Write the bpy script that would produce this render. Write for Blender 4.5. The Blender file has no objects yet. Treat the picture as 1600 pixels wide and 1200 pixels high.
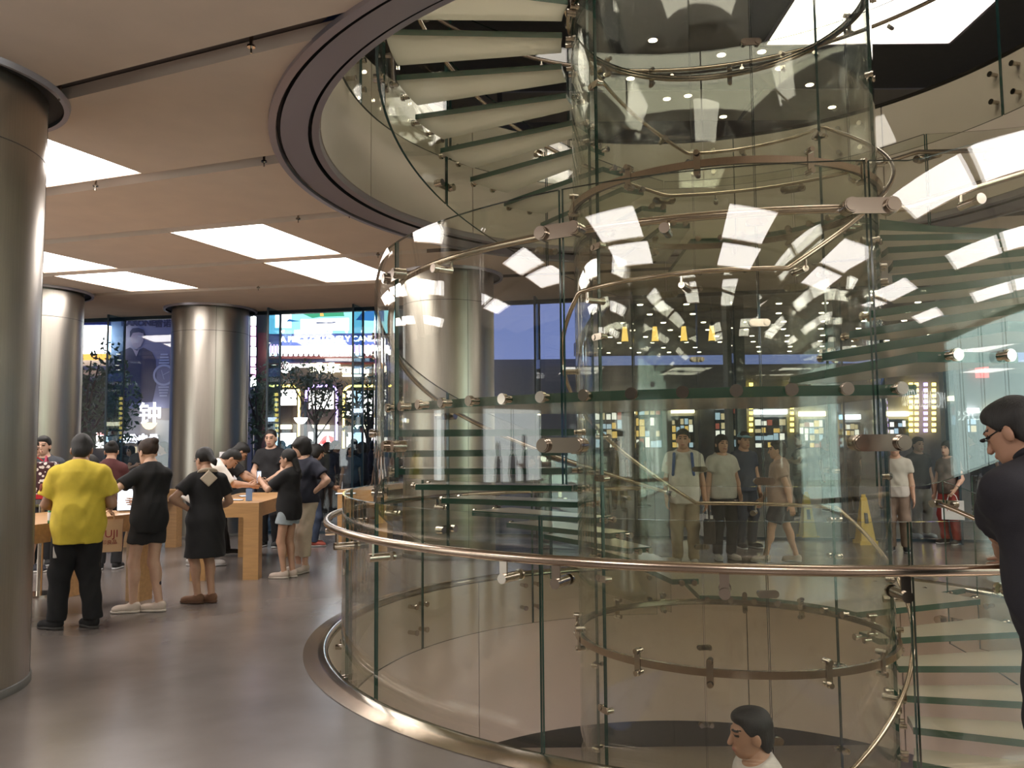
import bpy, math, random
import numpy as np
from mathutils import Vector, Matrix, Quaternion
random.seed(7)
R_ = math.radians
PI = math.pi
scene = bpy.context.scene
COL = scene.collection

# ------------------------------------------------------------------ camera
F_PX, PITCH, ROLL, EYE = 1270.0, R_(4.15), R_(0.5), 1.6
cam_d = bpy.data.cameras.new('camera'); cam = bpy.data.objects.new('camera', cam_d); COL.objects.link(cam)
cam_d.sensor_width = 36.0; cam_d.lens = 36.0 * F_PX / 1600.0
cam_d.clip_start = 0.05; cam_d.clip_end = 400
_f = Vector((0, math.cos(PITCH), math.sin(PITCH))); _r = Vector((1, 0, 0)); _u = _r.cross(_f)
_c, _s = math.cos(ROLL), math.sin(ROLL)
RT, UP = _c * _r - _s * _u, _s * _r + _c * _u
cam.matrix_world = Matrix(((RT.x, UP.x, -_f.x, 0), (RT.y, UP.y, -_f.y, 0), (RT.z, UP.z, -_f.z, EYE), (0, 0, 0, 1)))
scene.camera = cam

# ------------------------------------------------------------------ world (blue dusk), exposure
w = bpy.data.worlds.new('dusk'); scene.world = w; w.use_nodes = True
w.node_tree.nodes['Background'].inputs[0].default_value = (0.17, 0.21, 0.46, 1)
w.node_tree.nodes['Background'].inputs[1].default_value = 0.9
scene.view_settings.view_transform = 'Standard'; scene.view_settings.look = 'None'
scene.view_settings.exposure = 0.66; scene.view_settings.gamma = 1.0
scene.view_settings.use_curve_mapping = False
cy = scene.cycles
cy.max_bounces = 10; cy.diffuse_bounces = 4; cy.glossy_bounces = 5; cy.transmission_bounces = 6
cy.transparent_max_bounces = 80
cy.caustics_reflective = False; cy.caustics_refractive = False
cy.sample_clamp_indirect = 4.0
cy.use_denoising = True

# ------------------------------------------------------------------ geometry measured from the place
CX, CY = 1.88, 7.20            # axis of the round stair
R_CORE, R_IN_RAIL, R_OUT_RAIL, R_STAIR = 1.30, 1.43, 2.93, 3.05
R_GUARD, R_HOLE, R_RAIL = 3.30, 3.42, 3.43
Z_CEIL, Z_UP = 4.08, 5.65
def ray(x, y):
    d = _f * F_PX + RT * (x - 800) + UP * (600 - y)
    return d / d.y
def at(x, y, Y):                # world point at depth Y
    d = ray(x, y) * Y; return Vector((d.x, Y, EYE + d.z))
def onz(x, y, z=0.0):           # world point on a level
    d = ray(x, y); t = (z - EYE) / d.z; return Vector((d.x * t, t, z))

# ------------------------------------------------------------------ materials
MATS = {}
def nodes_of(name):
    m = bpy.data.materials.new(name); m.use_nodes = True
    nt = m.node_tree; MATS[name] = m
    return m, nt, nt.nodes, nt.links
def pbr(name, col, rough=0.5, metal=0.0, spec=0.5, noise=0.0, nscale=8.0, bump=0.0, bscale=60.0, stretch=(1, 1, 1), aniso=0.0):
    m, nt, N, L = nodes_of(name)
    b = N['Principled BSDF']
    b.inputs['Base Color'].default_value = (*col, 1); b.inputs['Roughness'].default_value = rough
    b.inputs['Metallic'].default_value = metal; b.inputs['Specular IOR Level'].default_value = spec
    tc = N.new('ShaderNodeTexCoord'); mp = N.new('ShaderNodeMapping'); mp.inputs['Scale'].default_value = stretch
    L.new(tc.outputs['Object'], mp.inputs[0])
    if noise:
        n = N.new('ShaderNodeTexNoise'); n.inputs['Scale'].default_value = nscale; n.inputs['Detail'].default_value = 5
        L.new(mp.outputs[0], n.inputs['Vector'])
        r = N.new('ShaderNodeMapRange'); r.inputs[1].default_value = 0.3; r.inputs[2].default_value = 0.7
        r.inputs[3].default_value = 1 - noise; r.inputs[4].default_value = 1 + noise
        L.new(n.outputs['Fac'], r.inputs[0])
        mx = N.new('ShaderNodeMix'); mx.data_type = 'RGBA'; mx.blend_type = 'MULTIPLY'; mx.inputs[0].default_value = 1
        mx.inputs[6].default_value = (*col, 1); L.new(r.outputs[0], mx.inputs[7]); L.new(mx.outputs[2], b.inputs['Base Color'])
    if bump:
        n = N.new('ShaderNodeTexNoise'); n.inputs['Scale'].default_value = bscale; n.inputs['Detail'].default_value = 3
        L.new(mp.outputs[0], n.inputs['Vector'])
        bp = N.new('ShaderNodeBump'); bp.inputs['Strength'].default_value = bump; bp.inputs['Distance'].default_value = 0.01
        L.new(n.outputs['Fac'], bp.inputs['Height']); L.new(bp.outputs[0], b.inputs['Normal'])
    return m
def emit(name, col, s):
    m, nt, N, L = nodes_of(name)
    N.remove(N['Principled BSDF']); e = N.new('ShaderNodeEmission')
    e.inputs[0].default_value = (*col, 1); e.inputs[1].default_value = s
    L.new(e.outputs[0], N['Material Output'].inputs[0]); return m
def glass(name, tint, refl=1.0, ior=1.5):
    m, nt, N, L = nodes_of(name)
    N.remove(N['Principled BSDF'])
    t = N.new('ShaderNodeBsdfTransparent'); t.inputs[0].default_value = (*tint, 1)
    g = N.new('ShaderNodeBsdfGlossy'); g.inputs['Roughness'].default_value = 0.0; g.inputs[0].default_value = (1, 1, 1, 1)
    fr = N.new('ShaderNodeFresnel'); ge = N.new('ShaderNodeNewGeometry')
    mr = N.new('ShaderNodeMapRange'); mr.inputs[3].default_value = ior; mr.inputs[4].default_value = 1 / ior   # same reflectance on both faces of the sheet
    L.new(ge.outputs['Backfacing'], mr.inputs[0]); L.new(mr.outputs[0], fr.inputs[0])
    mu = N.new('ShaderNodeMath'); mu.operation = 'MULTIPLY'; mu.inputs[1].default_value = refl; mu.use_clamp = True
    mx = N.new('ShaderNodeMixShader'); L.new(fr.outputs[0], mu.inputs[0]); L.new(mu.outputs[0], mx.inputs[0])
    L.new(t.outputs[0], mx.inputs[1]); L.new(g.outputs[0], mx.inputs[2]); L.new(mx.outputs[0], N['Material Output'].inputs[0])
    return m
def frosted(name, col, clear):
    m, nt, N, L = nodes_of(name)
    N.remove(N['Principled BSDF'])
    t = N.new('ShaderNodeBsdfTransparent'); t.inputs[0].default_value = (0.92, 0.94, 0.90, 1)
    d = N.new('ShaderNodeBsdfDiffuse'); d.inputs[0].default_value = (*col, 1)
    tr = N.new('ShaderNodeBsdfTranslucent'); tr.inputs[0].default_value = (*col, 1)
    g = N.new('ShaderNodeBsdfGlossy'); g.inputs['Roughness'].default_value = 0.12
    a = N.new('ShaderNodeMixShader'); a.inputs[0].default_value = 0.55; L.new(d.outputs[0], a.inputs[1]); L.new(tr.outputs[0], a.inputs[2])
    b = N.new('ShaderNodeMixShader'); b.inputs[0].default_value = clear; L.new(a.outputs[0], b.inputs[1]); L.new(t.outputs[0], b.inputs[2])
    fr = N.new('ShaderNodeFresnel'); ge = N.new('ShaderNodeNewGeometry')
    mr = N.new('ShaderNodeMapRange'); mr.inputs[3].default_value = 1.45; mr.inputs[4].default_value = 1 / 1.45
    L.new(ge.outputs['Backfacing'], mr.inputs[0]); L.new(mr.outputs[0], fr.inputs[0])
    c = N.new('ShaderNodeMixShader'); L.new(fr.outputs[0], c.inputs[0]); L.new(b.outputs[0], c.inputs[1]); L.new(g.outputs[0], c.inputs[2])
    L.new(c.outputs[0], N['Material Output'].inputs[0]); return m

M_floor = pbr('floor_stone', (0.165, 0.142, 0.128), 0.25, spec=0.55, noise=0.14, nscale=1.6, bump=0.015, bscale=25)
M_ceil = pbr('ceiling_fabric', (0.92, 0.77, 0.64), 0.9, noise=0.03, nscale=3, bump=0.02, bscale=300)
M_slab = pbr('channel_paint', (0.17, 0.14, 0.125), 0.6)
M_rim = pbr('rim_metal', (0.44, 0.40, 0.44), 0.38, metal=0.6)
M_black = pbr('black_gap', (0.012, 0.012, 0.013), 0.6)
M_colm = pbr('column_steel', (0.46, 0.425, 0.37), 0.33, metal=1.0, noise=0.05, nscale=40, stretch=(3, 3, 0.05), bump=0.01, bscale=200)
M_seam = pbr('seam_dark', (0.10, 0.095, 0.085), 0.5)
M_steel = pbr('brushed_steel', (0.52, 0.42, 0.33), 0.22, metal=1.0, noise=0.06, nscale=120, stretch=(1, 1, 0.1))
M_chrome = pbr('polished_steel', (0.52, 0.46, 0.39), 0.16, metal=1.0)
M_lining = pbr('lining_panel', (0.62, 0.52, 0.44), 0.45, noise=0.03, nscale=2.0)
M_lining_dn = pbr('lining_panel_lower', (0.74, 0.61, 0.52), 0.42, noise=0.03, nscale=2.0)
M_wall = pbr('pale_wall', (0.60, 0.55, 0.48), 0.7, noise=0.03)
M_upper = pbr('upper_grey_panel', (0.16, 0.165, 0.155), 0.4, noise=0.05)
M_uplight = pbr('upper_pale_panel', (0.62, 0.60, 0.50), 0.6)
M_glass = glass('clear_glass', (0.945, 0.952, 0.922), 0.95)
M_edge = pbr('glass_edge', (0.02, 0.065, 0.05), 0.15, spec=0.6)
M_tread = frosted('frosted_tread', (0.86, 0.81, 0.69), 0.20)
M_tedge = frosted('tread_edge', (0.045, 0.13, 0.10), 0.15)
M_win = glass('window_glass', (0.93, 0.96, 0.97), 0.9)
M_fin = glass('fin_glass', (0.55, 0.70, 0.80), 0.8)
M_finedge = pbr('fin_edge', (0.015, 0.035, 0.05), 0.3)
M_wood = pbr('maple_wood', (0.52, 0.30, 0.13), 0.35, noise=0.12, nscale=5, stretch=(0.6, 6, 6))
M_light = emit('light_panel', (1.0, 0.93, 0.89), 8.0)
M_paper = pbr('white_paper', (0.80, 0.78, 0.78), 0.7)
M_kraft = pbr('kraft_paper', (0.52, 0.33, 0.19), 0.8, noise=0.05)
M_maroon = pbr('dark_red_print', (0.25, 0.03, 0.03), 0.7)
M_plastic_b = pbr('black_plastic', (0.02, 0.02, 0.022), 0.35)
M_yellow_p = pbr('yellow_plastic', (0.75, 0.50, 0.06), 0.4)
M_bottle = pbr('green_bottle', (0.03, 0.22, 0.08), 0.1, spec=0.7)
M_blue_case = pbr('blue_case', (0.16, 0.25, 0.42), 0.3)
M_screen = emit('lit_screen', (0.85, 0.9, 1.0), 1.6)

# ------------------------------------------------------------------ object helpers
def link(o, parent=None):
    COL.objects.link(o)
    if parent: o.parent = parent
    return o
def tag(o, label=None, cat=None, group=None, kind=None):
    if label: o['label'] = label
    if cat: o['category'] = cat
    if group: o['group'] = group
    if kind: o['kind'] = kind
    return o
def empty(name, loc=(0, 0, 0), rz=0.0, label=None, cat=None, group=None, kind=None, parent=None):
    o = bpy.data.objects.new(name, None); o.location = loc; o.rotation_euler = (0, 0, rz); o.empty_display_size = 0.1
    link(o, parent); return tag(o, label, cat, group, kind)
def copy_tree(o, parent=None):
    c = o.copy(); COL.objects.link(c)
    if parent: c.parent = parent
    for ch in list(o.children): copy_tree(ch, c)
    return c
class MB:
    def __init__(s): s.v, s.f, s.m = [], [], []
    def add(s, vs, fs, mi=0):
        o = len(s.v); s.v += [tuple(p) for p in vs]; s.f += [tuple(i + o for i in f) for f in fs]
        s.m += ([mi] * len(fs) if isinstance(mi, int) else list(mi)); return s
    def box(s, c, size, rot=None, mi=0):
        hx, hy, hz = [k / 2 for k in size]; c = Vector(c)
        vs = [Vector((x, y, z)) for z in (-hz, hz) for x, y in ((-hx, -hy), (hx, -hy), (hx, hy), (-hx, hy))]
        if rot is not None: vs = [rot @ p for p in vs]
        return s.add([c + p for p in vs], [(3, 2, 1, 0), (4, 5, 6, 7), (0, 1, 5, 4), (1, 2, 6, 5), (2, 3, 7, 6), (3, 0, 4, 7)], mi)
    def cyl(s, a, b, r, seg=12, mi=0, r2=None):
        a, b = Vector(a), Vector(b); d = (b - a).normalized(); u = d.orthogonal().normalized(); v = d.cross(u)
        r2 = r if r2 is None else r2; vs = []
        for p, q in ((a, r), (b, r2)):
            vs += [p + (u * math.cos(2 * PI * i / seg) + v * math.sin(2 * PI * i / seg)) * q for i in range(seg)]
        fs = [(i, (i + 1) % seg, seg + (i + 1) % seg, seg + i) for i in range(seg)] + [tuple(range(seg))[::-1], tuple(range(seg, 2 * seg))]
        return s.add(vs, fs, mi)
    def tube(s, pts, r, seg=8, mi=0, closed=False):
        pts = [Vector(p) for p in pts]; n = len(pts); vs = []; fs = []
        for i, p in enumerate(pts):
            a = pts[(i - 1) % n] if (closed or i > 0) else p; b = pts[(i + 1) % n] if (closed or i < n - 1) else p
            t = (b - a).normalized(); h = Vector((0, 0, 1)); sd = t.cross(h)
            sd = sd.normalized() if sd.length > 1e-3 else Vector((1, 0, 0)); up = sd.cross(t)
            vs += [p + (sd * math.cos(2 * PI * k / seg) + up * math.sin(2 * PI * k / seg)) * r for k in range(seg)]
        for i in range(n if closed else n - 1):
            j = (i + 1) % n
            fs += [(i * seg + k, i * seg + (k + 1) % seg, j * seg + (k + 1) % seg, j * seg + k) for k in range(seg)]
        if not closed: fs += [tuple(range(seg))[::-1], tuple((n - 1) * seg + k for k in range(seg))]
        return s.add(vs, fs, mi)
    def lathe(s, prof, c=(0, 0), seg=64, mi=0, a0=0.0, a1=360.0):
        full = abs(a1 - a0 - 360) < 1e-6; n = seg if full else seg + 1; m = len(prof); vs = []; fs = []; ms = []
        for i in range(n):
            a = R_(a0 + (a1 - a0) * i / seg)
            vs += [(c[0] + r * math.cos(a), c[1] + r * math.sin(a), z) for r, z in prof]
        for i in range(seg):
            j = (i + 1) % n
            for k in range(m - 1):
                fs.append((i * m + k, j * m + k, j * m + k + 1, i * m + k + 1)); ms.append(mi[k] if isinstance(mi, (list, tuple)) else mi)
        return s.add(vs, fs, ms)
    def arc(s, r0, r1, a0, a1, z0, z1, step=3.0, mi=0, me=1, c=None):
        """curved slab; z0, z1 numbers or functions of the angle; broad faces mi, rims me"""
        cx, cy = c or (CX, CY); n = max(2, int(math.ceil(abs(a1 - a0) / step)))
        z0f = z0 if callable(z0) else (lambda a: z0); z1f = z1 if callable(z1) else (lambda a: z1); vs = []; fs = []; ms = []
        for i in range(n + 1):
            a = a0 + (a1 - a0) * i / n; ca, sa = math.cos(R_(a)), math.sin(R_(a))
            for r, z in ((r0, z0f(a)), (r1, z0f(a)), (r1, z1f(a)), (r0, z1f(a))): vs.append((cx + r * ca, cy + r * sa, z))
        for i in range(n):
            p, q = i * 4, i * 4 + 4
            fs += [(p, p + 1, q + 1, q), (p + 1, p + 2, q + 2, q + 1), (p + 2, p + 3, q + 3, q + 2), (p + 3, p, q, q + 3)]
            ms += [me, mi, me, mi] if r1 - r0 < 0.2 else [mi, me, mi, me]
        fs += [(0, 3, 2, 1), (n * 4, n * 4 + 1, n * 4 + 2, n * 4 + 3)]; ms += [me, me]
        return s.add(vs, fs, ms)
    def mesh(s, name, mats, smooth=False):
        me = bpy.data.meshes.new(name); me.from_pydata(s.v, [], s.f)
        for m in (mats if isinstance(mats, (list, tuple)) else [mats]): me.materials.append(m)
        me.polygons.foreach_set('material_index', s.m)
        if smooth: me.polygons.foreach_set('use_smooth', [True] * len(me.polygons))
        me.update()
        return me
    def build(s, name, mats, parent=None, smooth=False, auto=None):
        me = s.mesh(name, mats, smooth)
        o = bpy.data.objects.new(name, me); link(o, parent)
        if auto is not None: sharpen(me, auto)
        return o
def sharpen(me, deg):
    me.polygons.foreach_set('use_smooth', [True] * len(me.polygons))
    me.set_sharp_from_angle(angle=R_(deg))
def obj(name, me, parent=None, loc=None, rot=None):
    o = bpy.data.objects.new(name, me); link(o, parent)
    if loc is not None: o.location = loc
    if rot is not None: o.rotation_euler = rot
    return o
def pol(r, a, z): return Vector((CX + r * math.cos(R_(a)), CY + r * math.sin(R_(a)), z))
def text_mesh(s, size, depth, name, bold=0.0, align='CENTER'):
    cu = bpy.data.curves.new(name, 'FONT'); cu.body = s; cu.size = size; cu.extrude = depth; cu.offset = bold
    cu.align_x = align; cu.align_y = 'CENTER'; cu.resolution_u = 3
    o = bpy.data.objects.new(name, cu); COL.objects.link(o)
    bpy.context.view_layer.update()
    me = bpy.data.meshes.new_from_object(o.evaluated_get(bpy.context.evaluated_depsgraph_get()))
    bpy.data.objects.remove(o); bpy.data.curves.remove(cu); me.name = name
    return me
def text_obj(s, size, depth, mat, parent, M, name='lettering', bold=0.0):
    me = text_mesh(s, size, depth, name, bold); me.materials.clear(); me.materials.append(mat)
    o = bpy.data.objects.new(name, me); link(o, parent); o.matrix_local = M; return o

#SECTIONS
# ================================================================== room shell
ANG_FAC = math.atan(-0.192)
def fac_y(X): return 14.17 - 0.192 * X
def ring_to_quad(rad, quad, z, n=144):
    q = [Vector(p) for p in quad]; c = Vector((CX, CY))
    angs = sorted(set([2 * PI * i / n for i in range(n)] + [math.atan2(p.y - CY, p.x - CX) % (2 * PI) for p in q]))
    inn, out = [], []
    for a in angs:
        d = Vector((math.cos(a), math.sin(a))); best = 1e9
        for i in range(4):
            p, e = q[i], q[(i + 1) % 4] - q[i]; den = d.x * e.y - d.y * e.x
            if abs(den) < 1e-9: continue
            r = p - c; t = (r.x * e.y - r.y * e.x) / den; u = (r.x * d.y - r.y * d.x) / den
            if t > 0 and -1e-6 <= u <= 1 + 1e-6: best = min(best, t)
        inn.append((*(c + d * rad), z)); out.append((*(c + d * best), z))
    m = len(angs)
    return inn + out, [(i, (i + 1) % m, m + (i + 1) % m, m + i) for i in range(m)]
XL, XR, YB = -13.0, 14.0, -9.0
QUAD = [(XL, YB), (XR, YB), (XR, fac_y(XR)), (XL, fac_y(XL))]
vs, fs = ring_to_quad(R_HOLE, QUAD, 0.0)
fl = MB().add(vs, [f[::-1] for f in fs]).build('floor', M_floor); tag(fl, kind='structure', label='dark grey polished stone floor around the stair opening')
# steel nosing on the floor edge of the opening
MB().lathe([(3.415, -0.03), (3.415, 0.025), (3.45, 0.028), (3.49, 0.012), (3.60, 0.003)], (CX, CY), 144, [0, 0, 0, 1]).build('floor_nosing', [M_chrome, M_steel], fl, smooth=True)
vs, fs = ring_to_quad(3.86, QUAD, Z_CEIL + 0.10)
ceil = MB().add(vs, fs).build('ceiling', M_slab); tag(ceil, kind='structure', label='warm beige panelled ceiling with dark recessed channels')
CH = {-5: (-5.2, -.62), -4: (-3.4, -.62), -3: (-1.5, -.62), -2: (.3, -.60), -1: (2.08, -.55), 0: (3.85, -.50), 1: (5.59, -.425), 2: (7.33, -.348),
      3: (9.02, -.284), 4: (10.82, -.226), 5: (12.52, -.180), 6: (14.79, -.192)}
GAP = 0.10
def chp(i, u, side=0):
    y0, s = CH[i]; X = u + 0.33 * (y0 - 9.0); return Vector((X, y0 + s * (X + 3.25) + side * GAP))
def col_hits(p, q, rad):
    d = q - p; f = p - Vector((CX, CY)); a = d.dot(d); b = 2 * f.dot(d); c = f.dot(f) - rad * rad; D = b * b - 4 * a * c
    if D <= 0: return None
    D = math.sqrt(D); return (-b - D) / (2 * a), (-b + D) / (2 * a)
LIGHT_U = [-4.0 + 3.28 * k for k in range(-2, 6)]
LW = 1.2
n_light = 0
light_spots = []
for b in range(-5, 6):
    lights = []
    if b in (0, 1, 3, 4, -3, -2):
        for u in LIGHT_U:
            cc = (chp(b, u + LW / 2) + chp(b + 1, u + LW / 2)) / 2
            ends = [chp(b, u), chp(b, u + LW), chp(b + 1, u), chp(b + 1, u + LW)]
            if min((e - Vector((CX, CY))).length for e in ends + [cc]) < 4.05: continue
            if cc.y < YB + 1.2 or cc.x < XL + 1 or cc.x > XR - 1: continue
            lights.append((u, u + LW)); light_spots.append((b, u, cc))
    def rect(u0, u1, mb, n):
        for i in range(n):
            ua, ub = u0 + (u1 - u0) * i / n, u0 + (u1 - u0) * (i + 1) / n
            cols = []
            for u in (ua, ub):
                p, q = chp(b, u, 1), chp(b + 1, u, -1)
                h = col_hits(p, q, 3.84)
                cols.append((p, q, h))
            if all(c[0].x < XL or c[0].x > XR or min(c[0].y, c[1].y) < YB for c in cols): continue
            def quad(lo, hi, walls):
                (p0, q0), (p1, q1) = lo, hi
                z0, z1 = Z_CEIL, Z_CEIL + 0.09
                vs = [(*p0, z0), (*p1, z0), (*q1, z0), (*q0, z0), (*p0, z1), (*p1, z1), (*q1, z1), (*q0, z1)]
                fs = [(3, 2, 1, 0)]
                if walls[0]: fs.append((0, 1, 5, 4))
                if walls[1]: fs.append((2, 3, 7, 6))
                mb.add(vs, fs)
            (p0, q0, h0), (p1, q1, h1) = cols
            if h0 is None and h1 is None: quad((p0, q0), (p1, q1), (1, 1)); continue
            m0 = h0 or h1; m1 = h1 or h0
            if h0 is None: t = (h1[0] + h1[1]) / 2; m0 = (t, t)
            if h1 is None: t = (h0[0] + h0[1]) / 2; m1 = (t, t)
            cl = lambda t: min(1.0, max(0.0, t))
            if m0[0] > 0 or m1[0] > 0: quad((p0, p0.lerp(q0, cl(m0[0]))), (p1, p1.lerp(q1, cl(m1[0]))), (1, 0))
            if m0[1] < 1 or m1[1] < 1: quad((p0.lerp(q0, cl(m0[1])), q0), (p1.lerp(q1, cl(m1[1])), q1), (0, 1))
    us = [XL - 6]
    for a, c in lights: us += [a, c]
    us.append(XR + 6)
    for i in range(0, len(us), 2):
        mb = MB(); rect(us[i], us[i + 1], mb, max(2, int((us[i + 1] - us[i]) / 0.1)))
        if mb.f: mb.build('ceiling_panel', M_ceil, ceil)
for b, u, cc in light_spots:
    p0, p1, q1, q0 = chp(b, u, 1), chp(b, u + LW, 1), chp(b + 1, u + LW, -1), chp(b + 1, u, -1)
    g = 0.012
    root = empty('ceiling_light', (cc.x, cc.y, Z_CEIL + 0.02))
    loc = Vector((cc.x, cc.y))
    ins = [p.lerp(cc, 0.02) - loc for p in (p0, p1, q1, q0)]; o_ = [p - loc for p in (p0, p1, q1, q0)]
    MB().add([(*p, 0) for p in ins], [(3, 2, 1, 0)]).build('diffuser', M_light, root)
    MB().add([(*p, -0.015) for p in ins] + [(*p, -0.015) for p in o_] + [(*p, 0.06) for p in o_] + [(*p, 0.0) for p in ins],
             [(i, (i + 1) % 4, 4 + (i + 1) % 4, 4 + i) for i in range(4)] + [(4 + i, 4 + (i + 1) % 4, 8 + (i + 1) % 4, 8 + i) for i in range(4)]).build('frame', M_ceil, root)
    vis = {(1, -4.0): 'bright ceiling light panel half hidden by the nearest steel column',
           (3, -4.0): 'bright ceiling light panel beside the stair opening, nearer of the pair',
           (4, -4.0): 'bright ceiling light panel beside the stair opening, farther of the pair',
           (3, -7.28): 'bright ceiling light panel cut off by the near column, nearer of the left pair',
           (4, -7.28): 'bright ceiling light panel above the far left column, farther of the left pair'}
    lab = vis.get((b, round(u, 2)))
    if lab: tag(root, lab, 'ceiling light', 'square luminous ceiling panels')
    else: tag(root, 'luminous ceiling panel of the part of the shop outside the picture', 'ceiling light', 'square luminous ceiling panels out of view')
# sprinklers in the channels
spr = MB().cyl((0, 0, 0.10), (0, 0, 0.0), 0.012, 8).cyl((0, 0, 0.0), (0, 0, -0.012), 0.026, 10).cyl((0, 0, -0.012), (0, 0, -0.05), 0.007, 6).mesh('sprinkler', M_chrome)
for (x, y, ci) in ((98, 150, 1), (397, 78, 1), (157, 294, 2), (415, 254, 2), (468, 343, 3), (547, 335, 3), (412, 454, 5), (590, 396, 4)):
    p = onz(x, y, Z_CEIL); y0, s = CH[ci]; Yc = y0 + s * (p.x + 3.25)
    tag(obj('sprinkler', spr, None, (p.x, Yc, Z_CEIL + 0.0)), 'tiny chrome sprinkler head hanging in a dark ceiling channel', 'sprinkler', 'sprinklers in the ceiling channels')
# rim of the round opening in the ceiling
rim = MB().lathe([(3.90, 4.085), (3.90, 4.05), (3.845, 4.045), (3.84, 4.10), (3.815, 4.10), (3.81, 4.06), (3.60, 4.085), (3.60, 4.16), (3.575, 4.16), (3.57, 4.10), (3.515, 4.11), (3.505, 4.20)],
                 (CX, CY), 160, [0, 0, 0, 1, 1, 0, 1, 1, 1, 0, 0]).build('trim_1', [M_rim, M_black], None, auto=30)
tag(rim, kind='structure', label='stepped grey metal rim around the round ceiling opening')
# lining of the opening between ceiling and upper floor: curved panels with joints
lin = MB().lathe([(3.56, 4.15), (3.56, 5.64), (3.50, 5.65)], (CX, CY), 120, 0).build('wall_upper_lining', M_seam, None, smooth=True)
tag(lin, kind='structure', label='curved beige lining of the opening up to the upper floor')
for k in range(12):
    a = 12 + 30 * k
    MB().arc(3.50, 3.53, a + 0.12, a + 29.88, 4.17, 5.60, 2.5, 0, 0).build('lining_panel', M_lining, lin, auto=40)
# lining below the floor
lin2 = MB().lathe([(3.46, -1.95), (3.46, -0.04), (3.42, -0.03)], (CX, CY), 120, 0).build('wall_lower_lining', M_seam, None, smooth=True)
tag(lin2, kind='structure', label='curved beige lining of the opening below the floor')
for k in range(12):
    a = 12 + 30 * k
    MB().arc(3.43, 3.45, a + 0.1, a + 29.9, -1.94, -0.045, 2.5, 0, 0).build('lining_panel', M_lining_dn, lin2, auto=40)
# upper storey
vs, fs = ring_to_quad(3.56, QUAD, Z_UP)
uf = MB().add(vs, [f[::-1] for f in fs]).build('floor_upper', M_floor); tag(uf, kind='structure', label='floor of the upper storey')
# basement
Z_BASE = -5.65
bs = MB().add([(XL, YB, Z_BASE), (XR, YB, Z_BASE), (XR, 20, Z_BASE), (XL, 20, Z_BASE)], [(0, 1, 2, 3)]).build('floor_basement', M_wall); tag(bs, kind='structure', label='pale floor of the basement')
vs, fs = ring_to_quad(3.46, [(XL, YB), (XR, YB), (XR, 20), (XL, 20)], -1.95)
bc = MB().add(vs, fs).build('ceiling_basement', M_ceil); tag(bc, kind='structure', label='ceiling of the basement')
M_blight = emit('basement_fill_glow', (1.0, .88, .78), 14.0)
M_bdark = pbr('basement_dark_wall', (0.05, 0.05, 0.04), 0.5)
MB().box((0.5, 20, -3.8), (27, 0.1, 3.7)).build('wall_basement', M_bdark)['kind'] = 'structure'
for i, (x, y) in enumerate(((-4, 7), (2, 1.2), (8, 7), (2, 13.4), (-3, 12))):  # unseen panels, added to light the basement and the lower lining
    r = empty('basement_fill_light', (x, y, -1.97), label='unseen luminous panel added to light the basement', cat='ceiling light', group='added basement light panels')
    MB().box((0, 0, 0), (1.6, 1.2, 0.02)).build('diffuser', M_blight, r)
    MB().box((0, .62, 0), (1.68, .04, .03)).box((0, -.62, 0), (1.68, .04, .03)).box((.82, 0, 0), (.04, 1.2, .03)).box((-.82, 0, 0), (.04, 1.2, .03)).build('frame', M_ceil, r)
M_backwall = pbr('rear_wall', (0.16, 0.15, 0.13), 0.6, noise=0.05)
# side walls (outside the picture; seen only in reflections)
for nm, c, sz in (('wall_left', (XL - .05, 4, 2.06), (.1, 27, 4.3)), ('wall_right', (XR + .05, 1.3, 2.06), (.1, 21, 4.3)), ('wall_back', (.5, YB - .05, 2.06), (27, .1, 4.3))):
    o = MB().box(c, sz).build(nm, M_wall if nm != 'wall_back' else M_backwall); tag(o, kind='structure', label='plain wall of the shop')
# the shop's other lit fronts: a tall pale window in the right wall, a backlit picture band on the left wall
M_dayw = emit('lit_window', (0.72, 0.95, 0.90), 3.0)
M_band = emit('backlit_band', (0.90, 0.95, 0.92), 2.8)
w2 = empty('window_2', (XR - .02, -4, 0), kind='structure', label='tall bright shop window in the right hand wall')
for k in range(5):
    MB().box((0, -4.4 + 2.2 * k, 2.0), (.03, 2.14, 3.9)).build('pane', M_dayw, w2)
    MB().box((-.03, -5.5 + 2.2 * k, 2.0), (.06, .05, 3.96)).build('mullion', M_finedge, w2)
w3 = empty('window_3', (XL + .02, 5.5, 0), kind='structure', label='backlit glass band along the left hand wall')
for k in range(4):
    MB().box((0, -5.2 + 2.6 * k, 1.55), (.03, 2.5, 1.6)).build('pane', M_band, w3)
    MB().box((.03, -6.5 + 2.6 * k, 1.55), (.06, .05, 1.7)).build('mullion', M_finedge, w3)
FRONT = Matrix.Rotation(PI / 2, 4, 'X')
sg = empty('wall_sign', (11.5, YB + .06, 2.3), label='white lit shop name on the rear wall, mirrored in the stair glass', cat='sign')
E_letters = emit('sign_letters', (.9, 1, 1), 5.0)
for s_, x_ in (('MICHAEL', .85), ('KORS', -1.25)): text_obj(s_, .55, .01, E_letters, sg, Matrix.Translation((x_, 0, .2)) @ Matrix.Rotation(PI, 4, 'Z') @ FRONT)
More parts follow.
